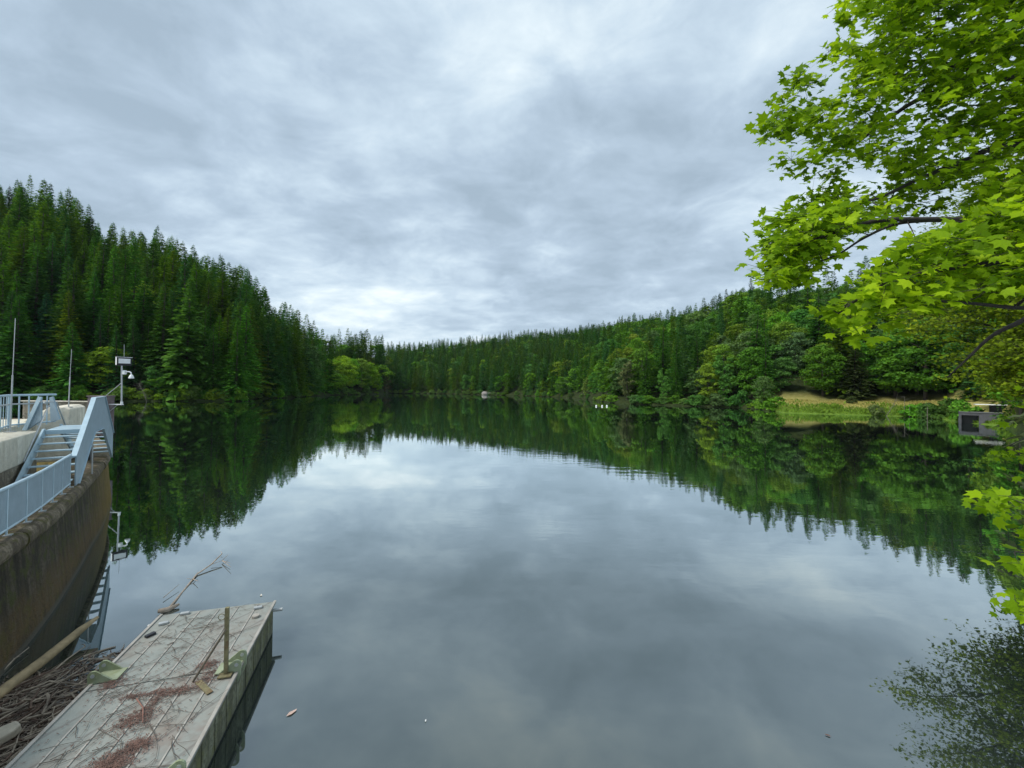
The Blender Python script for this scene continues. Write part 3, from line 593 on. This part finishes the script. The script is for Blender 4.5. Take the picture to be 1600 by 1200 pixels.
MB().tube([(.93, -2.5, ZD+.80), (.47, -2.52, ZD+.01)], .018, n=6).build('strut', plain('brown_steel', (.13, .11, .08), .7, .3, 9), mp_)
MB().tube([(.90+.05*math.cos(a)-.05, -2.48, ZD+1.0+.05*math.sin(a)) for a in np.linspace(0, 6.28, 13)], .006, n=5).build('shackle', M_RUST, mp_)
MB().box((.70, -2.72, ZD+.02), (.085, .46, .012), R(40)).build('hinge_strap', M_RUST, pon)

# litter on the deck
def stick(b, p, ang, L, r, g_, sag=0.):
    pts = []; a = ang; q = np.array(p, float)
    for k in range(4): pts.append(q.copy()); a += g_.uniform(-.3, .3); q = q+np.array([math.cos(a), math.sin(a), sag])*L/3
    b.tube(pts, r, r*.5, n=5); return pts
gl_ = random.Random(8); b = MB()
for k in range(230):
    y = -gl_.random()*5.8; x = gl_.uniform(-1.02, 1.02); L = gl_.uniform(.12, .75); a = gl_.choice((gl_.uniform(-.35, .35), gl_.uniform(.6, 1.2), gl_.uniform(-1.2, -.5)))
    if abs(x+L*math.cos(a)) > 1.12 or y+L*math.sin(a) > -.05: continue
    pt = stick(b, (x, y, ZD+.022), a, L, gl_.uniform(.002, .0055), gl_)
    if gl_.random() < .4: stick(b, pt[1], a+gl_.choice((-.7, .7)), L*.4, .0025, gl_)
o = b.build('twig_litter', plain('grey_twigs', (.105, .09, .072), .9, .45, 5)); o.location = PO; o.rotation_euler = (0, 0, RZ); tag(o, 'thin dead twigs scattered over the pontoon deck', 'twigs', kind='stuff')
gn = np.random.default_rng(4); P_ = []
for (cx_, cy_, rx, ry, n) in [(.12, -3.98, .24, .2, 900), (.3, -3.72, .16, .12, 350), (.0, -3.2, .22, .2, 420), (.3, -2.7, .3, .1, 380), (-.2, -2.65, .35, .07, 260), (.52, -2.1, .14, .12, 260), (-.78, -2.2, .14, .2, 300), (.1, -2.9, .1, .35, 220), (.66, -2.45, .12, .3, 220), (0, -2.6, 1., 2.3, 900), (-.4, -4.6, .3, .3, 200)]:
    c_ = np.c_[gn.normal(cx_, rx*.55, n), gn.normal(cy_, ry*.55, n), np.full(n, ZD+.016)+gn.random(n)*.012]; c_ = c_[(abs(c_[:, 0]) < 1.05) & (c_[:, 1] < -.08)]; n = len(c_)
    a = gn.random(n)*6.28; ax = np.c_[np.cos(a), np.sin(a), gn.normal(0, .15, n)]; P_.append(kite(c_, ax, np.cross(ax, [0, 0, 1.]), .03+.035*gn.random(n), .008+.008*gn.random(n)))
o = link('needle_litter', quads_mesh('needle_litter', np.concatenate(P_), [plain('red_brown_needles', (.13, .075, .058), .9, .4, 9)])); o.location = PO; o.rotation_euler = (0, 0, RZ); tag(o, 'reddish brown needle litter lying in patches on the pontoon deck', 'needles', kind='stuff')
def branch(name, pts, r0, r1, mat, lab, cat='branch', group=None, side=0, seed=0, n=7):
    g_ = random.Random(seed); b = MB(); pts = [np.array(p, float) for p in pts]; b.tube(pts, r0, r1, n=n)
    for k in range(side):
        i = g_.randrange(1, len(pts)); p = pts[i]; d = pts[i]-pts[i-1]; a = math.atan2(d[1], d[0])+g_.choice((-1, 1))*g_.uniform(.5, 1.0); L = np.linalg.norm(pts[-1]-pts[0])*g_.uniform(.08, .2)
        b.tube([p, p+np.array([math.cos(a), math.sin(a), g_.uniform(-.1, .35)])*L*.5, p+np.array([math.cos(a+.2), math.sin(a+.2), g_.uniform(-.1, .3)])*L], r1*.9, r1*.35, n=5)
    o = b.build(name, mat, smooth=True); tag(o, lab, cat, group); return o
M_DRIFT = plain('grey_driftwood', (.29, .235, .175), .9, .55, 6, bmp=.4); M_LOG = plain('barked_log', (.36, .27, .15), .85, .35, 5, bmp=.5, dirt=(.16, .13, .07), dirt_amt=.7); M_PEAT = plain('wet_dark_wood', (.10, .062, .042), .85, .5, 6)
branch('stick', [loc((-.18, -2.75, ZD+.03)), loc((.02, -3.0, ZD+.04)), loc((.17, -3.32, ZD+.03))], .011, .007, plain('reddish_stick', (.24, .12, .09), .8, .3, 9), 'reddish peeled stick lying crosswise in the middle of the pontoon deck', 'stick')

# ------------------------------------------------------------------ driftwood between dam and pontoon
branch('driftwood_log', [atz(-60, 1125, .10), atz(0, 1083, .12), atz(70, 1030, .16), atz(125, 985, .26), atz(153, 964, .36)], [.10, .095, .088, .075, .03], None, M_LOG, 'long pale barked log slanting out of the driftwood beside the dam', 'log', n=12)
MB_ = MB(); pl = [(-.35, -.11), (.18, -.13), (.27, -.06), (.25, .08), (.1, .13), (-.35, .11)]
o = MB_.prism([(x, y, 0) for x, y in pl], (0, 0, .14)).build('timber_block', plain('bleached_timber', (.50, .44, .34), .85, .2, 5, bmp=.4), bevel=.03); q = atz(-8, 1160, .12); o.location = (q[0], q[1], .1); o.rotation_euler = (R(8), R(-10), R(60)); tag(o, 'bleached squared timber end lying on driftwood at the left edge', 'timber')
DW = [([(-5, 1128), (60, 1085), (105, 1062)], .02, 'bleached forked branch in the driftwood just below the long log'), ([(0, 1195-77), (50, 1098), (100, 1078)], .022, 'slim grey branch running along the middle of the driftwood'),
      ([(70, 1060), (105, 1030), (133, 1010)], .02, 'grey stick pointing out over clear water at the tip of the driftwood'), ([(0, 1052), (22, 1030), (45, 1012)], .018, 'thin twig beside the long log at the foot of the dam'),
      ([(5, 1150), (40, 1120), (68, 1128)], .028, 'dark wet crooked branch near the squared timber end'), ([(10, 1190), (60, 1150), (110, 1110)], .02, 'straight pale stick floating along the pontoon edge')]
for k, (pp, r_, lab) in enumerate(DW): branch('driftwood_branch', [atz(x, y, .05+.012*i) for i, (x, y) in enumerate(pp)], r_, r_*.5, M_DRIFT if k != 4 else M_PEAT, lab, 'branch', side=3, seed=k)
gd = random.Random(2); bA, bB = MB(), MB(); gq = np.random.default_rng(9); FL = []
def indeb(x, y):       # the raft of drift in plan: between the dam foot and the pontoon
    q = loc((-W2, 0, 0)); return True
for k in range(650):
    t = gd.random()**.8; v_ = gd.random(); a0 = atz(-110, 1180, 0); 
    yl = .1-3.6*t; x_l = -3.4+.45*max(0, -yl); xl = -1.14-gd.random()*(2.1 if yl < -.5 else 1.5*(.3-yl)+.6)-(.6*max(0, .4+yl))
    p = loc((xl, yl, .01+.10*gd.random()*(t > .25))); L = gd.uniform(.15, .9)*(.6 if t < .25 else 1); a = R(106)+gd.gauss(-.75, .85)
    stick(bA if gd.random() < .62 else bB, p, a, L, gd.choice((.005, .007, .010, .016, .024)), gd, gd.uniform(-.01, .03))
o = bA.build('driftwood', M_DRIFT); tag(o, 'tangle of small grey driftwood sticks between dam and pontoon', 'driftwood', kind='stuff'); o = bB.build('wet_driftwood', M_PEAT); tag(o, 'tangle of dark wet sticks and bark between dam and pontoon', 'driftwood', kind='stuff')
n = 15000; yl = -.1-3.7*gq.random(n)**.75; xl = -1.12-gq.random(n)*2.3; ok_ = gq.random(n) < np.clip((-yl-.05)/.9, .05, 1); yl, xl = yl[ok_], xl[ok_]; n = len(yl); c_ = np.array([loc((a, b_, .012)) for a, b_ in zip(xl, yl)]); c_[:, 2] += gq.random(n)*.03
a = gq.random(n)*6.28; ax = np.c_[np.cos(a), np.sin(a), gq.normal(0, .12, n)]; l = .03+.09*gq.random(n)**2
o = link('floating_bark_scum', quads_mesh('floating_bark_scum', kite(c_, ax, np.cross(ax, [0, 0, 1.]), l, l*.35), [plain('bark_bits', (.17, .13, .10), .9, .6, 8)])); tag(o, 'floating mat of bark bits and needles between dam and pontoon', 'debris', kind='stuff')
# fallen branch reaching out of the water beyond the pontoon
M_BR = plain('bleached_branch', (.34, .28, .22), .85, .3, 6)
bb = MB(); P0 = [atz(262, 953, .03), atz(285, 925, .0), atz(308, 897, .03), atz(330, 882, .10), atz(347, 865, .22)]
bb.tube([P0[0]+(-.1, -.15, .05), P0[0], P0[0]+(.12, .2, .04)], [.05, .07, .03], n=7); bb.tube(P0, [.03, .022, .022, .02, .016], n=6)
for a, b_ in (((302, 905), (292, 904)), ((302, 905), (310, 908)), ((302, 905), (309, 894)), ((330, 882), (347, 876)), ((347, 876), (360, 880)), ((347, 876), (357, 866)), ((347, 876), (361, 886)), ((347, 865), (345, 861)), ((255, 934), (280, 913))): bb.tube([atz(*a, .06), atz(*b_, .10)], .010, .005, n=5)
tag(bb.build('fallen_branch', M_BR, smooth=True), 'bleached forked branch lying half sunk in the water past the pontoon end', 'branch')
def floater(px, py, s, rz, col, lab, nm='floating_leaf', cat='leaf'):
    q = atz(px, py, .012); o = MB().add([(0, -.5, 0), (.22, -.1, .05), (.12, .4, .02), (0, .6, .06), (-.14, .35, .01), (-.2, -.1, .06), (0, .05, -.01)], [(0, 1, 6), (1, 2, 6), (2, 3, 6), (3, 4, 6), (4, 5, 6), (5, 0, 6)]).build(nm, plain(nm+'_tone', col, .6, .2, 9)); o.location = q; o.scale = (s, s, s); o.rotation_euler = (0, 0, rz); tag(o, lab, cat)
floater(455, 1114, .17, -.6, (.5, .36, .3), 'pale pinkish dead leaf floating right of the pontoon'); floater(408, 930, .12, .5, (.55, .52, .45), 'pale curled leaf floating just beyond the pontoon corner'); floater(1294, 1149, .08, 1., (.12, .06, .04), 'small dark leaf floating at the lower right of the lake'); floater(665, 1126, .05, 0, (.7, .7, .68), 'tiny white fleck floating near the bottom middle')

# ------------------------------------------------------------------ far shore things
M_STONE = plain('grey_boathouse_concrete', (.07, .072, .08), .9, .35, 1.2, dirt=(.09, .09, .095), dirt_amt=.7)
q = aty(1500, 660, 80); BO = (q[0], q[1]); BA = R(-44)
bh = empty('boathouse', (BO[0], BO[1], 0), BA, 'low grey concrete boathouse with a dark opening at the right shore', 'boathouse')
MB().box((.1, 2, .8), (.2, 4, 2.6)).box((5.9, .15, .8), (6.9, .3, 2.6)).box((1.32, .15, 1.85), (2.24, .3, .5)).box((4.75, 3.9, .8), (9.5, .3, 2.6)).build('wall', M_STONE, bh)
MB().box((4.7, 1.9, 2.17), (9.5, 4.0, .14)).build('roof', plain('roof_slab', (.11, .115, .11), .9, .25, 1.5), bh, bevel=.02)
MB().box((1.32, 1.3, .8), (2.2, .1, 1.7)).build('opening_shade', M_BLACK, bh)  # black board that paints the shade inside the opening
for k in range(5): MB().box((3.2+k*1.15, -.012, 1.05), (.07, .03, 1.9)).build('buttress', plain('dark_joint', (.10, .10, .105), .9), bh)
pv_ = empty('pavilion', (BO[0]+5.6, BO[1]-.8, 2.25), BA, 'small dark hut with a bright white flat roof above the boathouse', 'hut')
MB().box((.9, 2.2, .55), (2.4, 1.6, 1.5)).build('wall', M_DARK, pv_); MB().box((.3, 2, 1.42), (5.2, 3.4, .16)).build('roof', M_WHITE, pv_, bevel=.02)
rk = MB(); gr_ = random.Random(6)
q = aty(765, 616, 374)
for k in range(9):
    cx_, cy_, s = gr_.uniform(-4.5, 4.5), gr_.uniform(-.5, 1.5), gr_.uniform(1.2, 2.6); pts = []
    import bmesh
    bm = bmesh.new(); bmesh.ops.create_icosphere(bm, subdivisions=2, radius=s)
    for v_ in bm.verts: v_.co = Vector((v_.co.x*1.2+cx_, v_.co.y+cy_, v_.co.z*.95+s*.5))*(1+gr_.uniform(-.07, .07))
    rk.add([v_.co[:] for v_ in bm.verts], [tuple(x.index for x in f.verts) for f in bm.faces]); bm.free()
o = rk.build('rock_outcrop', plain('pale_rock', (.24, .22, .20), .9, .4, .5, bmp=.5)); o.location = (q[0], q[1]-3, -.3); tag(o, 'pale rock outcrop at the waterline in the middle of the far shore', 'rock')
q = aty(940, 634.5, 140)
for k, dx in enumerate((-1.4, .2, 1.5)):
    o = MB().tube([(0, 0, -.1), (0, 0, .12), (0, 0, .38), (0, 0, .5)], [.25, .3, .25, .1], n=10).build('float', M_WHITE, smooth=True); o.location = (q[0]+dx*1.3, q[1]+.3*k, 0); tag(o, 'small white float in the row of three off the right shore', 'float', 'white floats off the right shore')
M_DEAD = plain('grey_dead_wood', (.13, .12, .09), .9, .3, 4)
def deadtree(px, py, Y, pts, nside, lab, seed, sc=1., name='dead_tree'):
    q = aty(px, py, Y); g_ = random.Random(seed); b = MB(); pts = [np.array(p, float)*sc for p in pts]; b.tube(pts, .07*sc, .02*sc, n=6)
    for k in range(nside):
        t = g_.uniform(.2, 1)*(len(pts)-1); i = min(int(t), len(pts)-2); p = pts[i]+(pts[i+1]-pts[i])*(t-i); d = np.array([g_.gauss(0, 1), g_.gauss(0, .6), g_.gauss(.1, .7)]); d /= np.linalg.norm(d); L = g_.uniform(.8, 2.4)*sc
        b.tube([p, p+d*L*.5+np.array([0, 0, .1]), p+d*L], .02*sc, .008*sc, n=4)
    o = b.build(name, M_DEAD); o.location = (q[0], q[1], max(q[2], 0)); tag(o, lab, 'dead tree')
deadtree(229, 629, 131, [(0, 0, 0), (-.6, 0, 2.), (-1.5, 0, 4.), (-2.6, 0, 6.)], 90, 'pale dead branchy snag at the waterline right of the camera mast', 1)
deadtree(1385, 651, 102, [(0, 0, 0), (1.6, .5, 1.8), (3.4, 1, 4.2)], 26, 'leaning bare dead tree on the bushy grass bank', 2, 1.)
deadtree(1413, 648, 101, [(0, 0, 0), (.1, 0, 2.5), (.0, 0, 4.6)], 12, 'upright bare dead stem on the bushy grass bank', 3)
for px, Y, h_, lab in ((1421, 100, 3.0, 'thin wooden post on the grass bank left of the round bush'), (1449, 93, 2.6, 'thin wooden post at the water under the round bush')):
    q = aty(px, 651, Y); o = MB().tube([(0, 0, -1), (0, 0, h_*.5), (.05, 0, h_)], .07, .06, n=7).build('wooden_post', M_DEAD); o.location = (q[0], q[1], .2); tag(o, lab, 'post')
for px, py, Y, s, col, lab in ((1450, 634, 96, .75, (.09, .21, .035), 'round bright green bush beside the posts on the grass bank'), (1368, 644, 104, .62, (.16, .22, .07), 'pale grey green bush in the middle of the grass bank'), (1478, 644, 95, .5, (.10, .13, .03), 'small olive bush left of the boathouse'),
                               (1330, 634, 118, .5, (.07, .10, .03), 'dark low bush under the lone conifer on the bank'), (1596, 655, 70, 1.0, (.18, .30, .045), 'bright bush hiding the right end of the boathouse'), (1612, 640, 66, 1.7, (.17, .28, .04), 'tall bright bush at the right frame edge by the boathouse')):
    q = aty(px, py, Y); o = link('leafy_bush', BUSH[0]); o.location = (q[0], q[1], max(float(ground(q[0], q[1])), 0)-.3); o.scale = (s, s, s*1.1); o.color = (*col, 1); tag(o, lab, 'bush')
put_tree(False, 4, 45.5, 32, float(ground(45.5, 32)), 29, .9, (.10, .13, .06), 'tall feathery pale conifer seen through the maple leaves at right', 'conifer', name='conifer_tree')
for k, (y0, y1) in enumerate(((500, 494), (512, 507))):
    a, b_ = aty(1740, y0, 40), aty(1470, y1, 62); mid = (a+b_)/2-(0, 0, .5); o = MB().tube([a, (a+mid)/2-(0, 0, .12), mid, (b_+mid)/2-(0, 0, .12), b_], .009, n=5).build('overhead_wire', plain('wire_grey', (.2, .21, .21), .5)); tag(o, ('upper' if k == 0 else 'lower')+' of two thin wires crossing behind the maple branches', 'wire')

# rough grass on the bank
gg = np.random.default_rng(21); n = 21000; uu = gg.uniform(.64, 1.23, n); dd = gg.uniform(.1, 20, n)**1.0; Yg = shore(uu)+dd; Xg = uu*Yg; Zg = ground(Xg, Yg)
keep = ~((uu > 1.085) & (uu < 1.2) & (dd > 5.5)); Xg, Yg, Zg, uu = Xg[keep], Yg[keep], Zg[keep], uu[keep]; n = len(Xg); P_ = np.c_[Xg, Yg, Zg-.05]; a = gg.random(n)*6.28; ax = np.c_[np.cos(a)*.5, np.sin(a)*.5, np.full(n, .8)+gg.random(n)*.4]; ax /= np.linalg.norm(ax, axis=1)[:, None]
top_ = (Zg+gg.normal(0, .35, n)+.5*np.sin(Xg*.35)) > 1.55; l = np.where(top_, .25, .5)*(.6+.9*gg.random(n))*(1+.8*(np.sin(Xg*.7)*np.sin(Yg*.5+Xg*.2) > .35))
tint_ = np.where(top_[:, None], np.array([[.37, .34, .11]]), np.array([[.15, .25, .03]]))*(.75+.5*gg.random(n))[:, None]
tag(link('bank_grass', quads_mesh('bank_grass', kite(P_, ax, np.cross(ax, np.c_[np.cos(a+1.2), np.sin(a+1.2), np.zeros(n)]), l, l*.45), [M_FST], attrs={'leafvar': .8+.4*gg.random(n), 'tint': tint_})), 'rough green and straw coloured grass on the right bank', 'grass', kind='stuff')

# air between here and the far shore
m, nt, bs, out = newmat('haze'); nt.nodes.remove(bs); pvn = nd(nt, 'ShaderNodeVolumePrincipled', inp={'Color': (.80, .90, 1, 1), 'Density': HAZE, 'Anisotropy': .0}); nt.links.new(pvn.outputs[0], out.inputs['Volume'])
o = MB().add([(x, y, z) for z in (-6, 170) for x, y in ((-1450, -60), (1450, -60), (1450, 860), (-1450, 860))], [(3, 2, 1, 0), (4, 5, 6, 7), (0, 1, 5, 4), (1, 2, 6, 5), (2, 3, 7, 6), (3, 0, 4, 7)]).build('haze', m); tag(o, kind='stuff')

# ------------------------------------------------------------------ maple in the right foreground
def leaf_tpl():
    A_ = [(0, 1.0), (14, .66), (25, .60), (42, .92), (58, .58), (74, .52), (92, .74), (118, .42), (150, .36), (180, .22)]
    pts = [(math.sin(R(a))*r, math.cos(R(a))*r) for a, r in A_]; pts += [(-x, y) for x, y in pts[-2:0:-1]]
    v = np.array([(x, y+.25, -.16*x*x-.10*max(0, y)**2) for x, y in pts]); c = np.array([0, .25, .0]); n = len(v)
    return np.array([[c, v[i], v[(i+1) % n]] for i in range(n)])          # n triangles
TPL = leaf_tpl()
def add_leaves(P, nrm, tip, size):
    nrm = nrm/np.linalg.norm(nrm, axis=1)[:, None]; tip = tip-nrm*np.sum(tip*nrm, 1)[:, None]; tip /= np.linalg.norm(tip, axis=1)[:, None]; sd_ = np.cross(tip, nrm)
    B_ = np.stack([sd_, tip, nrm], 1)*size[:, None, None]; return (np.einsum('tvk,nkj->ntvj', TPL, B_)+P[:, None, None, :]).reshape(-1, 3, 3)
def inpoly(x, y, poly):
    c = False; j = len(poly)-1
    for i in range(len(poly)):
        xi, yi = poly[i]; xj, yj = poly[j]
        if (yi > y) != (yj > y) and x < (xj-xi)*(y-yi)/(yj-yi)+xi: c = not c
        j = i
    return c
def grow_tree(name, label, base, trunk, limbs, clusters, leaf, seed, twig_r=.006):
    root = empty(name, tuple(base), 0, label, 'maple tree' if 'maple' in name else 'broadleaf tree'); g_ = np.random.default_rng(seed); wood = MB(); nodes = []
    def W(p): return np.asarray(p)-np.asarray(base)
    MB().tube([W(p) for p in trunk[0]], trunk[1], n=12).build('trunk', M_BARKD, root, smooth=True)
    for pts, r0, r1 in limbs:
        P = smooth_path(np.array(pts), 5); wood.tube([W(p) for p in P], r0, r1, n=7); nodes += [(p, r0+(r1-r0)*i/len(P)) for i, p in enumerate(P)]
    NP = np.array([n_[0] for n_ in nodes]); order = sorted(range(len(clusters)), key=lambda i: np.min(np.linalg.norm(NP-clusters[i][0], axis=1)))
    LV, VA = [], []
    for i in order:
        c, n, spread, sz = clusters[i]; dd = np.linalg.norm(NP-c, axis=1)+np.maximum(0, (c-NP)[:, 0])*.8; j = int(np.argmin(dd)); a = NP[j]; L = np.linalg.norm(c-a)
        mid = (a+c)/2+g_.normal(0, .06*L+.005, 3)+np.array([0, 0, .05*L]); r = min(nodes[j][1]*.7, twig_r*(1+L))
        wood.tube([W(a), W(mid), W(c)], [r, r*.75, r*.4], n=5); NP = np.vstack([NP, mid, c]); nodes += [(mid, r*.75), (c, r*.6)]
        k = n; P = c+g_.normal(0, 1, (k, 3))*np.array([spread, spread, spread*.42]); out_ = P-a; out_ /= np.linalg.norm(out_, axis=1)[:, None]
        nrm = np.array([-.12, -.42, .8])+g_.normal(0, .42, (k, 3)); tip = out_*.6+g_.normal(0, .55, (k, 3))+np.array([-.35, -.1, -.45])
        LV.append(add_leaves(P, nrm, tip, sz*(.5+.85*g_.random(k)))); VA.append(np.clip(.95+g_.normal(0, .24, k)+g_.normal(0, .2), .4, 1.6))
        for q in P[::3]: wood.tube([W(c), W(q)], .0022, n=3, cap=False)
    wood.build('limbs', M_BARKD, root, smooth=True)
    me_ = quads_mesh('leaves', np.concatenate(LV)-np.asarray(base, np.float32), [leaf], attrs={'leafvar': np.repeat(np.concatenate(VA), len(TPL))}, nper=3); link('leaves', me_, root); return root
TB = np.array([12.2, 6.6, float(ground(12.2, 6.6))-.3])
def px3(l): return [aty(x, y, Y) for x, y, Y in l]
limbs = [(px3([(1980, 190, 6.6), (1760, 140, 6.6), (1600, 121, 6.4), (1500, 133, 6.3), (1430, 158, 6.2), (1370, 200, 6.1), (1330, 232, 6.0)]), .075, .012),
         (px3([(1560, 126, 6.4), (1480, 100, 6.5), (1420, 95, 6.6), (1350, 95, 6.7)]), .035, .008), (px3([(1800, 60, 7.0), (1650, 10, 7.0), (1540, 20, 7.0), (1450, 30, 7.0), (1370, 20, 7.0)]), .05, .01),
         (px3([(1990, 330, 6.5), (1760, 210, 6.2), (1573, 227, 5.9), (1510, 250, 5.8), (1440, 278, 5.7), (1370, 310, 5.6), (1290, 330, 5.5)]), .06, .010), (px3([(1500, 254, 5.8), (1475, 280, 5.8), (1463, 298, 5.8)]), .02, .008),
         (px3([(2000, 420, 6.3), (1700, 330, 5.6), (1560, 342, 5.2), (1450, 343, 5.1), (1370, 345, 5.0), (1300, 365, 5.0), (1240, 385, 5.0)]), .055, .010),
         (px3([(1460, 344, 5.1), (1400, 350, 5.1), (1350, 372, 5.1), (1312, 396, 5.1), (1272, 412, 5.1)]), .022, .008),
         (px3([(2000, 470, 5.6), (1760, 420, 4.8), (1600, 410, 4.5), (1480, 420, 4.3), (1380, 445, 4.2), (1310, 490, 4.1)]), .045, .008), (px3([(2000, 520, 5.4), (1700, 475, 4.6), (1600, 481, 4.4), (1520, 474, 4.3), (1460, 470, 4.2)]), .035, .010),
         (px3([(2050, 330, 6.8), (1760, 420, 7.4), (1600, 500, 8.0), (1550, 525, 8.2), (1510, 562, 8.4), (1480, 590, 8.5)]), .075, .006), (px3([(1590, 478, 4.6), (1640, 440, 4.8), (1750, 400, 5.2)][::-1]), .03, .01)]
for l, *_ in limbs[:1]+limbs[3:4]: l[0] = np.array([TB[0]-.1, TB[1], l[0][2]])
pu = [(1350, -70), (1325, 20), (1312, 65), (1255, 108), (1230, 150), (1196, 196), (1236, 250), (1288, 262), (1262, 300), (1222, 335), (1204, 378), (1210, 440), (1258, 432), (1290, 400), (1330, 375), (1430, 330), (1700, 330), (1760, -70)]
plow = [(1300, 488), (1345, 528), (1400, 492), (1440, 468), (1530, 470), (1600, 462), (1720, 470), (1720, 300), (1560, 320), (1470, 360), (1400, 385), (1345, 440)]
ga = random.Random(12); cl = []; holes = [(1325, 245, 34, 22), (1350, 405, 52, 18), (1420, 95, 26, 14), (1370, 60, 22, 16), (1428, 205, 26, 20), (1480, 240, 38, 16), (1470, 300, 28, 18), (1300, 285, 22, 12), (1395, 300, 26, 12), (1460, 40, 26, 14), (1540, 170, 30, 12), (1415, 365, 34, 9), (1560, 265, 30, 16), (1265, 150, 10, 9), (1345, 160, 14, 16)]
def sample(poly, n, y0, y1, nl, sp_, sz, lim):
    xs, ys = [p[0] for p in poly], [p[1] for p in poly]; k = 0; t = 0
    while k < n and t < 30000:
        t += 1; x, y = ga.uniform(min(xs), max(xs)), ga.uniform(min(ys), max(ys))
        if not inpoly(x, y, poly): continue
        if any(((x-a)/c)**2+((y-b)/d)**2 < 1 for a, b, c, d in holes): continue
        if lim and math.sin(x*.045+y*.02)+math.sin(y*.06-x*.018+1) < -1.05: continue
        cl.append((aty(x, y, ga.uniform(y0, y1)), ga.randint(*nl), sp_, sz)); k += 1
sample(pu, 640, 5.2, 7.4, (15, 24), .135, .088, True); sample(plow, 260, 3.9, 5.2, (7, 11), .12, .092, False)
sample([(1222, 322), (1202, 375), (1207, 445), (1262, 436), (1298, 392), (1400, 348), (1330, 318)], 75, 4.7, 5.4, (9, 14), .10, .082, False)
sample([(1420, -60), (1400, 60), (1440, 250), (1700, 330), (1760, -60)], 95, 5.2, 7.0, (13, 20), .14, .098, False)
for x, y in [(1196, 200), (1205, 190), (1232, 250), (1250, 260), (1222, 150), (1245, 125), (1312, 70), (1330, 30), (1203, 380), (1212, 350), (1208, 438), (1232, 438), (1300, 482), (1325, 505), (1345, 528), (1230, 330), (1330, 20), (1215, 415), (1250, 420)]: cl.append((aty(x, y, 5.6 if y < 460 else 4.1), 13, .085, .095))
grow_tree('maple_tree', 'large bright green maple with dark limbs overhanging the water at upper right', TB, ([TB, TB+(-.1, 0, 2.5), TB+(0, .1, 5.5), TB+(.3, 0, 9.)], [.34, .27, .22, .12]), limbs, cl, M_LEAF, 3)
SB = np.array([8.6, 3.6, float(ground(8.6, 3.6))-.2]); zt_ = 5.4
sl_ = [([SB+(0, 0, 2.2), np.array([7.4, 3.5, 4.6]), aty(1690, 770, 3.6), aty(1600, 782, 3.6), aty(1545, 788, 3.6)], .02, .004), ([SB+(0, 0, 1.9), aty(1760, 860, 3.5), aty(1640, 865, 3.5), aty(1585, 862, 3.5)], .018, .004), ([SB+(0, 0, 1.6), aty(1760, 960, 3.6), aty(1640, 955, 3.6), aty(1570, 958, 3.6)], .018, .004),
       ([SB+(0, 0, 3.2), aty(1800, 640, 5.5), aty(1680, 660, 6.5), aty(1590, 690, 7.), aty(1572, 705, 7.)], .02, .004)]
cs = []
for x0, x1, y0, y1, n, Y, s in [(1545, 1625, 768, 800, 9, 3.6, .075), (1535, 1550, 786, 792, 1, 3.6, .07), (1588, 1640, 832, 880, 8, 3.5, .08), (1580, 1640, 930, 965, 8, 3.6, .08), (1560, 1580, 955, 962, 1, 3.6, .08), (1578, 1660, 610, 742, 26, 7., .085), (1600, 1700, 560, 640, 14, 7., .085)]:
    for k in range(n): cs.append((aty(ga.uniform(x0, x1), ga.uniform(y0, y1), Y+ga.uniform(-.25, .25)), ga.randint(4, 7), .07 if Y < 5 else .13, s))
grow_tree('maple_sapling', 'young maple shoots hanging in from the lower right edge over the water', SB, ([SB, SB+(-.05, 0, 2.), SB+(0, 0, 4.2)], [.05, .035, .015]), sl_, cs, M_LEAF, 4, .004)

# yellow green tree on the right bank, reaching out over the water behind the maple
YB = np.array([29.5, 20., float(ground(29.5, 20.))-.3]); yl = []
for tip, r_ in (((1440, 500, 20.5), .05), ((1480, 420, 20), .05), ((1540, 560, 19), .05), ((1500, 340, 20), .05), ((1560, 470, 19), .05), ((1585, 590, 18.5), .04), ((1580, 380, 19), .05), ((1530, 270, 20), .05), ((1620, 300, 19), .05), ((1640, 520, 19), .05), ((1625, 600, 18), .04)):
    e_ = aty(*tip); a_ = YB+np.array([0, 0, max(2.0, (e_[2]-YB[2])*.62)]); yl.append(([a_, a_*.62+e_*.38+np.array([0, 0, .9]), a_*.25+e_*.75+np.array([0, 0, .7]), e_], r_*1.8, .008))
yc = []
for P, *_ in yl:
    Q_ = smooth_path(np.array(P), 8)[9:]
    for q in Q_:
        for k in range(5): yc.append((q+np.array([ga.gauss(0, .65), ga.gauss(0, .65), ga.gauss(-.1, .5)]), ga.randint(34, 48), .38, .10))
M_YLEAF = foliage('yellow_leaf', 'rgb', .4, .5, (.16, .23, .012))
grow_tree('broadleaf_tree', 'yellow green spreading tree at the right edge behind the maple limbs', YB, ([YB, YB+(-.2, 0, 4), YB+(-.3, 0, 9), YB+(0, 0, 14)], [.3, .24, .16, .05]), yl, yc, M_YLEAF, 6, .012)
